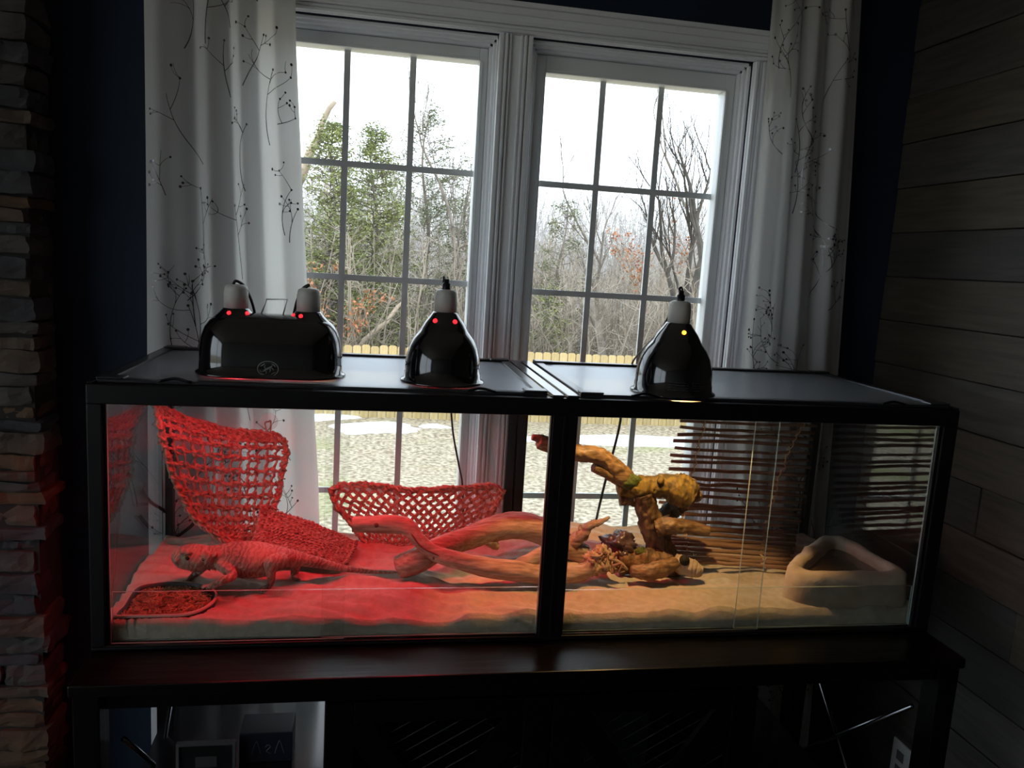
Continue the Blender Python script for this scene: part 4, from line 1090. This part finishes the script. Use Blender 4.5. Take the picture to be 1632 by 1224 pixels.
b = MB(); limb(b, [at(1085, 800, 1, Y0+.02), at(1068, 815, 1, Y0+.02), at(1056, 835, 1, Y0+.01), at(1052, 860, 1, Y0)], [.026, .024, .026, .026], 30, 18, 11, .15, .1, rough=.17); b.build('trunk_fork', mat('dark_resin_bark', (.07,.05,.035), .6, bump=1, scale=60), rt, True)
b = MB(); limb(b, [at(1005, 910, 1, .17), at(1030, 912, 1, .165), at(1055, 906, 1, .17), at(1078, 896, 1, .18)], [.012, .019, .021, .013], 30, 18, 12, .12, .12, rough=.17); b.build('base_log', RESINTIP, rt, True)
b = MB(); limb(b, [at(1074, 893, 1, .20), at(1090, 901, 1, .19), at(1108, 908, 1, .18), at(1119, 911, 1, .175)], [.018, .022, .019, .012], 30, 18, 13, .12, .1, rough=.17); b.build('hollow_stump', DISH, rt, True)
c = at(1091, 893, 1, .172); b = MB(); b.tube([c+Vector((0, .008, -.004)), c], [.008, .0135], 14); b.build('stump_hole_shade', mat('hollow_shade', (.01,.008,.006), .9), rt, True)  # solid dark plug, the shade inside a hole put into its colour
b = MB(); limb(b, [at(985, 898, 1, .24), at(1020, 895, 1, .24), at(1055, 898, 1, .24), at(1085, 905, 1, .24)], [.026, .032, .034, .020], 30, 18, 14, .2, .15, rough=.17); b.build('base', RESIN, rt, True)
def blob(b, c, r, seed, amp=.35, sc=(1,1,1), fr=1.6, n=20):
    b0 = len(b.v)
    for i in range(n+1):
        ph = math.pi*i/n
        for j in range(n*2):
            th = math.pi*j/n; d = Vector((math.sin(ph)*math.cos(th), math.sin(ph)*math.sin(th), math.cos(ph)))
            k = 1+amp*noise.noise(d*fr+Vector((seed,0,0)))+amp*.7*noise.noise(d*fr*2.6+Vector((0,seed,0)))+amp*.3*noise.noise(d*fr*6+Vector((0,0,seed)))
            b.v.append(tuple(c+Vector((d.x*sc[0], d.y*sc[1], d.z*sc[2]))*r*k))
    m = n*2
    for i in range(n):
        for j in range(m): j2 = (j+1) % m; b.f.append((b0+i*m+j, b0+(i+1)*m+j, b0+(i+1)*m+j2, b0+i*m+j2)); b.m.append(0)
b = MB(); blob(b, at(985, 872, 1, .27), .043, 3, .5, (1.05, .9, .8), 1.8, 26); b.build('rock', RROCK, rt, True)
for u, v, r, yy in ((1003, 768, .024, Y0-.016), (1030, 900, .016, .222), (1022, 880, .014, .232)):
    b = MB(); blob(b, at(u, v, 1, yy), r, u, .3, (1.2, .6, .9), 2.5, 12); b.build('moss_patch', MOSS, rt, True)
b = MB(); blob(b, at(1053, 766, 1, Y0-.025), .009, 4, .2, n=10); b.build('knot', YMOSS, rt, True)

# ------------------------------------------------------------------ stick blind hanging on the right rear glass, curling forward on the sand
random.seed(18)
sb = thing('stick_blind', 'blind of thin brown sticks tied with twine, right rear of the tank', 'stick blind')
JC = [(640, .520), (690, .515), (740, .508), (800, .495), (838, .470), (858, .430), (872, .385), (884, .335), (894, .285), (904, .235)]     # (photo row at the right end, depth)
tops = [652, 665, 678, 689, 700, 711, 723, 735, 746, 758, 770, 780, 791, 801, 812, 821, 831, 840, 848, 855, 862, 868, 874, 880, 886, 892, 899, 906]
twl, twr = [], []
for k, v in enumerate(tops):
    y = pw(v, JC)
    ur = pw(v, [(650, 1306), (735, 1290), (800, 1281), (835, 1274), (850, 1268), (880, 1262), (905, 1258)])+random.uniform(-3, 3)
    ul = pw(v, [(650, 1092), (735, 1066), (800, 1052), (850, 1050), (880, 1056), (906, 1084)])+random.uniform(-6, 6)
    slope = pw(v, [(650, .025), (760, .05), (850, .06), (880, .07), (906, .06)])
    a = at(ul, v-slope*(ur-ul), 1, y+.01); c = at(ur, v, 1, y)
    a.z = max(a.z, sand_z(a.x, a.y)+.004); c.z = max(c.z, sand_z(c.x, c.y)+.004)
    c.x = min(c.x, W-.03)
    r = random.uniform(.0046, .0058)
    n = 7; pts = []
    for i in range(n+1):
        p = a.lerp(c, i/n); p += Vector((0, random.gauss(0, .0006), random.gauss(0, .0011)+.004*math.sin(k*1.7)*math.sin(math.pi*i/n))); p.z = max(p.z, sand_z(p.x, p.y)+.003)
        pts.append(p)
    MB().tube(pts, [r*random.uniform(.92, 1.08) for _ in pts], 7).build('stick', STICK, sb, True)
    fl, fr = .17, pw(v, [(650, .93), (750, .80), (840, .76), (906, .76)])
    twl.append(a.lerp(c, fl)); twr.append(a.lerp(c, fr))
for tw_ in (twl, twr):
    b = MB()
    for q in (0, 1):
        pts = []
        for k, p in enumerate(tw_):
            s_ = 1 if (k+q) % 2 else -1
            pts.append(p+Vector((.002*s_, -.0058*s_, 0)))
            if k < len(tw_)-1: pts.append(p.lerp(tw_[k+1], .5))
        b.tube(catmull(pts, 3), .0017, 5)
    b.build('twine', TWINE, sb, True)

# ------------------------------------------------------------------ moulded water dish in the right front corner
wd = thing('water_dish', 'sand-coloured rock-effect corner water dish at the right', 'dish')
ZR, Z0 = -.398, -.520
OUT = [(1.535, .036), (1.66, .030), (1.775, .034), (1.792, .06), (1.790, .16), (1.786, .26), (1.765, .300), (1.725, .300), (1.665, .255), (1.59, .18), (1.515, .105), (1.497, .065)]
INN = [(1.565, .066), (1.66, .060), (1.745, .064), (1.763, .085), (1.762, .16), (1.757, .235), (1.745, .262), (1.728, .262), (1.682, .222), (1.62, .162), (1.555, .105), (1.545, .082)]
RO, RI = closed(OUT), closed(INN); N = len(RO); cen = Vector((1.68, .15, 0))
rings = []
for f, z in ((1.0, Z0), (1.01, -.49), (1.005, -.455), (1.0, -.42), (.985, -.403)):
    rings.append([Vector((cen.x+(p.x-cen.x)*f, cen.y+(p.y-cen.y)*f, z)) for p in RO])
rings.append([p.lerp(q, .4)+Vector((0,0,ZR)) for p, q in zip(RO, RI)]); rings.append([p.lerp(q, .75)+Vector((0,0,ZR-.001)) for p, q in zip(RO, RI)])
for f, z in ((1.0, ZR-.008), (.97, -.425), (.92, -.445), (.5, -.452), (.02, -.452)): rings.append([Vector((cen.x+(p.x-cen.x)*f, cen.y+(p.y-cen.y)*f, z)) for p in RI])
b = MB()
for ring in rings:
    for p in ring:
        nn = noise.noise_vector(p*22)*.006+noise.noise_vector(p*60)*.002
        q = p+Vector((nn.x*.8, max(nn.y, -.004)*.8, nn.z*(.9 if p.z > -.5 else 0))); q.y = max(q.y, .0265); q.x = min(q.x, W-.033); b.v.append(tuple(q))
for r in range(len(rings)-1):
    for j in range(N): j2 = (j+1) % N; b.f.append((r*N+j, r*N+j2, (r+1)*N+j2, (r+1)*N+j)); b.m.append(0)
b.build('basin', DISH, wd, True)
b = MB(); b.v = [(cen.x+(p.x-cen.x)*.975, cen.y+(p.y-cen.y)*.975, -.424) for p in RI]; b.f = [tuple(range(N))]; b.m = [0]
WATER = mat('shallow_water', (.10,.06,.035), .04); mix_mat('w', WATER, .45); b.build('water', WATER, wd)

# ------------------------------------------------------------------ food dish in the left front corner
FR, N = FRIM, FN
rings = [(.70, -.5205), (.84, -.514), (.94, -.495), (1.0, ZRm-.005), (1.0, ZRm)]
b = MB()
for f, z in rings:
    for p in FR: b.v.append((fc.x+(p.x-fc.x)*f, max(.028, fc.y+(p.y-fc.y)*f), z))
for f, z in ((.955, ZRm), (.93, ZRm-.006), (.82, -.500), (.65, -.510), (.02, -.511)):
    for p in FR: b.v.append((fc.x+(p.x-fc.x)*f, fc.y+(p.y-fc.y)*f, z))
for r in range(9):
    for j in range(N): j2 = (j+1) % N; b.f.append((r*N+j, r*N+j2, (r+1)*N+j2, (r+1)*N+j)); b.m.append(1 if r in (3, 4) else 0)
b.f.append(tuple(reversed(range(N)))); b.m.append(0)
b.build('bowl', [BOWLM, BOWLRIM], fd, True)
b = MB(); b.v = [(fc.x+(p.x-fc.x)*.86, fc.y+(p.y-fc.y)*.86, ZRm-.019) for p in FR]; b.f = [tuple(range(N))]; b.m = [0]
b.build('worm_bed', mat('worm_crumbs', (.22,.11,.05), .9, var=.6, scale=160, bump=1), fd)
random.seed(19); b = MB()
for k in range(1500):
    a = random.uniform(0, 1)**.5*.86; j = random.randrange(N); p = FR[j]
    c = Vector((fc.x+(p.x-fc.x)*a, fc.y+(p.y-fc.y)*a, ZRm-.012+random.uniform(-.005, .006)+(.004*noise.noise(Vector((p.x*a*40, p.y*a*40, 0))))))
    d = Vector((random.gauss(0,1), random.gauss(0,1), random.gauss(0,.35))).normalized()*random.uniform(.005, .010); w_ = d.cross(Vector((0,0,1))).normalized()*random.uniform(-.004, .004)
    b.tube([c-d, c+w_*.8, c+d], [.0013, .0018, .0012], 4)
b.build('dried_worms', WORM, fd, True, kind='stuff')

# ------------------------------------------------------------------ bearded lizard
lz = MB(); YL = .205
spine = [(275, 894, 4, .170), (280, 892, 12, .174), (289, 890, 17.5, .181), (303, 888, 20.5, .188), (318, 889, 21, .194), (332, 889, 19, .198), (346, 888, 19.5, .200), (362, 889, 24, .203), (382, 891, 27.5, .206), (402, 892, 28.5, .208), (422, 892, 26.5, .210),
         (440, 890, 21, .213), (456, 889, 15.5, .216), (474, 890.5, 12, .220), (498, 895, 9.5, .224), (525, 901, 7.2, .228), (555, 907, 5.2, .232), (590, 911, 3.6, .236), (618, 912.5, 2.4, .238), (638, 912, 1.2, .236)]
P = []; R = []
for u, v, r, y in spine:
    q = at(u, v, 1, y); P.append(q); R.append(r/(FOC/((q-cp).dot(FW))))
PP = catmull(P, 5); RR = [max(.0012, w.x) for w in catmull([Vector((r, 0, 0)) for r in R], 5)]
base = len(lz.v); NS = 20
for k, p in enumerate(PP):
    t = (PP[min(k+1, len(PP)-1)]-PP[max(k-1, 0)]).normalized(); up = Vector((0,0,1)); sd = t.cross(up).normalized(); up = sd.cross(t)
    f = k/(len(PP)-1)
    wide = pw(f, [(0, 1.0), (.08, 1.15), (.20, 1.25), (.30, 1.1), (.45, 1.35), (.6, 1.1), (1, 1.0)])
    for j in range(NS):
        th = 2*math.pi*j/NS; c, s_ = math.cos(th), math.sin(th)
        lz.v.append(tuple(p+sd*(c*RR[k]*wide)+up*(s_*RR[k]*(1.0 if s_ > 0 else .98))))
for k in range(len(PP)-1):
    for j in range(NS): j2 = (j+1) % NS; lz.f.append((base+k*NS+j, base+k*NS+j2, base+(k+1)*NS+j2, base+(k+1)*NS+j)); lz.m.append(0)
lz.f.append(tuple(base+j for j in reversed(range(NS)))); lz.m.append(0); e = base+(len(PP)-1)*NS; lz.f.append(tuple(e+j for j in range(NS))); lz.m.append(0)
def sandpt(u, v, dz=.004):
    q = at(u, v, 2, -.474)
    for _ in range(6): q = at(u, v, 2, sand_z(q.x, q.y)+dz)
    return q
def leg(pts, rads, toes, spread=.5):
    lz.tube(catmull(pts, 5), [w.x for w in catmull([Vector((r, 0, 0)) for r in rads], 5)], 12)
    w = Vector(pts[-1]); d = (w-Vector(pts[-2])); d.z = 0; d = d.normalized() if d.length > 1e-6 else Vector((-1,0,0))
    for k, L in enumerate(toes):
        a = (k-(len(toes)-1)/2)*spread; dd = Vector((d.x*math.cos(a)-d.y*math.sin(a), d.x*math.sin(a)+d.y*math.cos(a), 0))
        lz.tube([w-dd*.004, w+dd*L*.5+Vector((0,0,.0025)), w+dd*L+Vector((0,0,-.0025))], [.0034, .0026, .0016], 6)
hand = at(331, 937, 2, ZRm+.006)
leg([at(350, 898, 1, .180), at(360, 906, 1, .160), at(371, 917, 1, .140), at(354, 926, 1, .115), hand], [.013, .0125, .0105, .0085, .006], (.017, .021, .022, .018, .012), .42)
leg([at(326, 900, 1, .215), at(318, 908, 1, .235), at(309, 917, 1, .235), sandpt(300, 924)], [.012, .011, .008, .0055], (.014, .018, .018, .013), .45)
foot = sandpt(430, 935)
leg([at(448, 891, 1, .185), at(441, 893, 1, .165), at(430, 898, 1, .155), at(432, 914, 1, .160), foot+Vector((.002, .004, .005)), foot+Vector((-.006, -.004, 0))], [.017, .0165, .0135, .0105, .0075, .006], (.014, .019, .022, .021, .014), .42)
q = at(462, 905, 1, .255); leg([at(452, 893, 1, .235), at(470, 898, 1, .255), Vector((q.x+.01, .26, sand_z(q.x, .26)+.012)), Vector((q.x+.015, .25, sand_z(q.x, .25)+.004))], [.016, .013, .009, .006], (.014, .018, .018, .013))
# jaw, brow ridge, cheek: fused into the same surface
def lump(u, v, y, rx, ry, rz):
    c = at(u, v, 1, y); b0 = len(lz.v); n = 10
    for i in range(n+1):
        ph = math.pi*i/n
        for j in range(n*2): th = math.pi*j/n; lz.v.append((c.x+rx*math.sin(ph)*math.cos(th), c.y+ry*math.sin(ph)*math.sin(th), c.z+rz*math.cos(ph)))
    m = n*2
    for i in range(n):
        for j in range(m): j2 = (j+1) % m; lz.f.append((b0+i*m+j, b0+(i+1)*m+j, b0+(i+1)*m+j2, b0+i*m+j2)); lz.m.append(0)
lump(298, 880, .166, .014, .010, .0065); lump(304, 878, .205, .014, .010, .0065); lump(284, 893, .168, .010, .012, .009)
lump(330, 889, .170, .015, .012, .016); lump(341, 884, .172, .008, .010, .008); lump(312, 902, .184, .020, .018, .011); lump(336, 893, .19, .010, .020, .016)
tmp = bpy.data.objects.new('tmp', lz.mesh('tmp', DRIFT)); col.objects.link(tmp)
rm = tmp.modifiers.new('r', 'REMESH'); rm.mode = 'VOXEL'; rm.voxel_size = .0018; rm.use_smooth_shade = True
sm = tmp.modifiers.new('s', 'SMOOTH'); sm.factor = .5; sm.iterations = 5
dg = bpy.context.evaluated_depsgraph_get(); me = bpy.data.meshes.new_from_object(tmp.evaluated_get(dg)); bpy.data.objects.remove(tmp)
V0 = [tuple(v.co) for v in me.vertices]; F0 = [tuple(p.vertices) for p in me.polygons]
lb = MB(); lb.v = V0; lb.f = F0; lb.m = [0]*len(F0)
def spike(c, d, L, r):
    b0 = len(lb.v); d = d.normalized(); a = d.orthogonal().normalized(); e = d.cross(a)
    for j in range(5): th = 2*math.pi*j/5; lb.v.append(tuple(c+a*math.cos(th)*r+e*math.sin(th)*r-d*.002))
    lb.v.append(tuple(c+d*L))
    for j in range(5): lb.f.append((b0+j, b0+(j+1) % 5, b0+5)); lb.m.append(0)
random.seed(23)
from mathutils.bvhtree import BVHTree
bv = BVHTree.FromPolygons(V0, F0)
def on_skin(c, d):
    h = bv.ray_cast(c, d); 
    return h[0] if h[0] else None
for row, (el, L) in enumerate(((-.02, .0062), (-.10, .0045), (.08, .004))):   # spines along the flank
    for k in range(44):
        f = .28+.30*k/44; i = f*(len(PP)-1); p = PP[int(i)]
        d = Vector((random.gauss(0,.1), -1, el*4-.35)).normalized(); h = on_skin(p, d)
        if h: spike(h, d+Vector((.35, 0, 0)), L*random.uniform(.7, 1.2), .0014)
for k in range(30):                       # back of the head and beard
    i = random.uniform(.20, .29)*(len(PP)-1); p = PP[int(i)]; a = random.uniform(-1.2, 1.4)
    d = Vector((.3, -math.cos(a), math.sin(a))).normalized(); h = on_skin(p, d)
    if h: spike(h, d+Vector((.5, 0, .1)), random.uniform(.004, .008), .0016)
for k in range(34):
    i = random.uniform(.08, .27)*(len(PP)-1); p = PP[int(i)]; d = Vector((.2, -random.uniform(.1, 1), -random.uniform(.3, 1))).normalized(); h = on_skin(p, d)
    if h: spike(h, d+Vector((.5, 0, 0)), random.uniform(.002, .004), .0012)
def lizard_mat():
    m = mat('lizard_skin', (.55,.38,.26), .7); nt = m.node_tree; b_ = nt.nodes['Principled BSDF']
    tc = nd(nt, 'ShaderNodeTexCoord')
    wv = nd(nt, 'ShaderNodeTexWave'); wv.inputs['Scale'].default_value = 30; wv.inputs['Distortion'].default_value = 9.0; wv.inputs['Detail'].default_value = 3; wv.inputs['Detail Scale'].default_value = 2.0
    mp = nd(nt, 'ShaderNodeMapping'); mp.inputs['Rotation'].default_value = (0, math.radians(-22), 0); nt.links.new(tc.outputs['Object'], mp.inputs['Vector']); nt.links.new(mp.outputs[0], wv.inputs['Vector'])
    nz = nd(nt, 'ShaderNodeTexNoise'); nz.inputs['Scale'].default_value = 16; nt.links.new(tc.outputs['Object'], nz.inputs['Vector'])
    vo = nd(nt, 'ShaderNodeTexVoronoi'); vo.inputs['Scale'].default_value = 330; nt.links.new(tc.outputs['Object'], vo.inputs['Vector'])
    r1 = nd(nt, 'ShaderNodeValToRGB'); r1.color_ramp.elements[0].position = .25; r1.color_ramp.elements[1].position = .7
    r1.color_ramp.elements[0].color = (.085,.055,.04,1); r1.color_ramp.elements[1].color = (.40,.30,.22,1)
    ad = nd(nt, 'ShaderNodeMath', operation='MULTIPLY_ADD'); ad.inputs[1].default_value = .24; nt.links.new(wv.outputs['Fac'], ad.inputs[0])
    m2 = nd(nt, 'ShaderNodeMath', operation='MULTIPLY'); m2.inputs[1].default_value = .80; nt.links.new(nz.outputs['Fac'], m2.inputs[0]); nt.links.new(m2.outputs[0], ad.inputs[2])
    nt.links.new(ad.outputs[0], r1.inputs[0]); nt.links.new(r1.outputs[0], b_.inputs['Base Color'])
    bp = nd(nt, 'ShaderNodeBump'); bp.inputs['Strength'].default_value = .6; bp.inputs['Distance'].default_value = .0016
    hh = nd(nt, 'ShaderNodeMath', operation='SUBTRACT'); nt.links.new(wv.outputs['Fac'], hh.inputs[0]); nt.links.new(vo.outputs['Distance'], hh.inputs[1])
    nt.links.new(hh.outputs[0], bp.inputs['Height']); nt.links.new(bp.outputs[0], b_.inputs['Normal'])
    return m
liz = thing('lizard', 'bearded dragon lizard walking left with one hand on the food dish', 'lizard')
lb.build('body', lizard_mat(), liz, True)
EYE = mat('lizard_eye', (.01,.006,.004), .08)
c = at(301, 886.5, 1, .17); h = on_skin(Vector((c.x, -.2, c.z)), Vector((0, 1, 0))) or c
b = MB(); blob(b, h+Vector((0, .0010, 0)), .0048, 1, 0, n=10); b.build('eye', EYE, liz, True)
b = MB(); blob(b, h+Vector((0, .0022, .0005)), .0066, 1, 0, (1.15, .55, .8), n=10); b.build('eyelid', mat('ochre_eyelid', (.42,.28,.10), .7), liz, True)
c = at(326, 889, 1, .17); h = on_skin(Vector((c.x, -.2, c.z)), Vector((0, 1, 0))) or c
b = MB(); blob(b, h+Vector((0, .001, 0)), .0034, 1, 0, (1, .5, 1), n=8); b.build('ear_opening', EYE, liz, True)
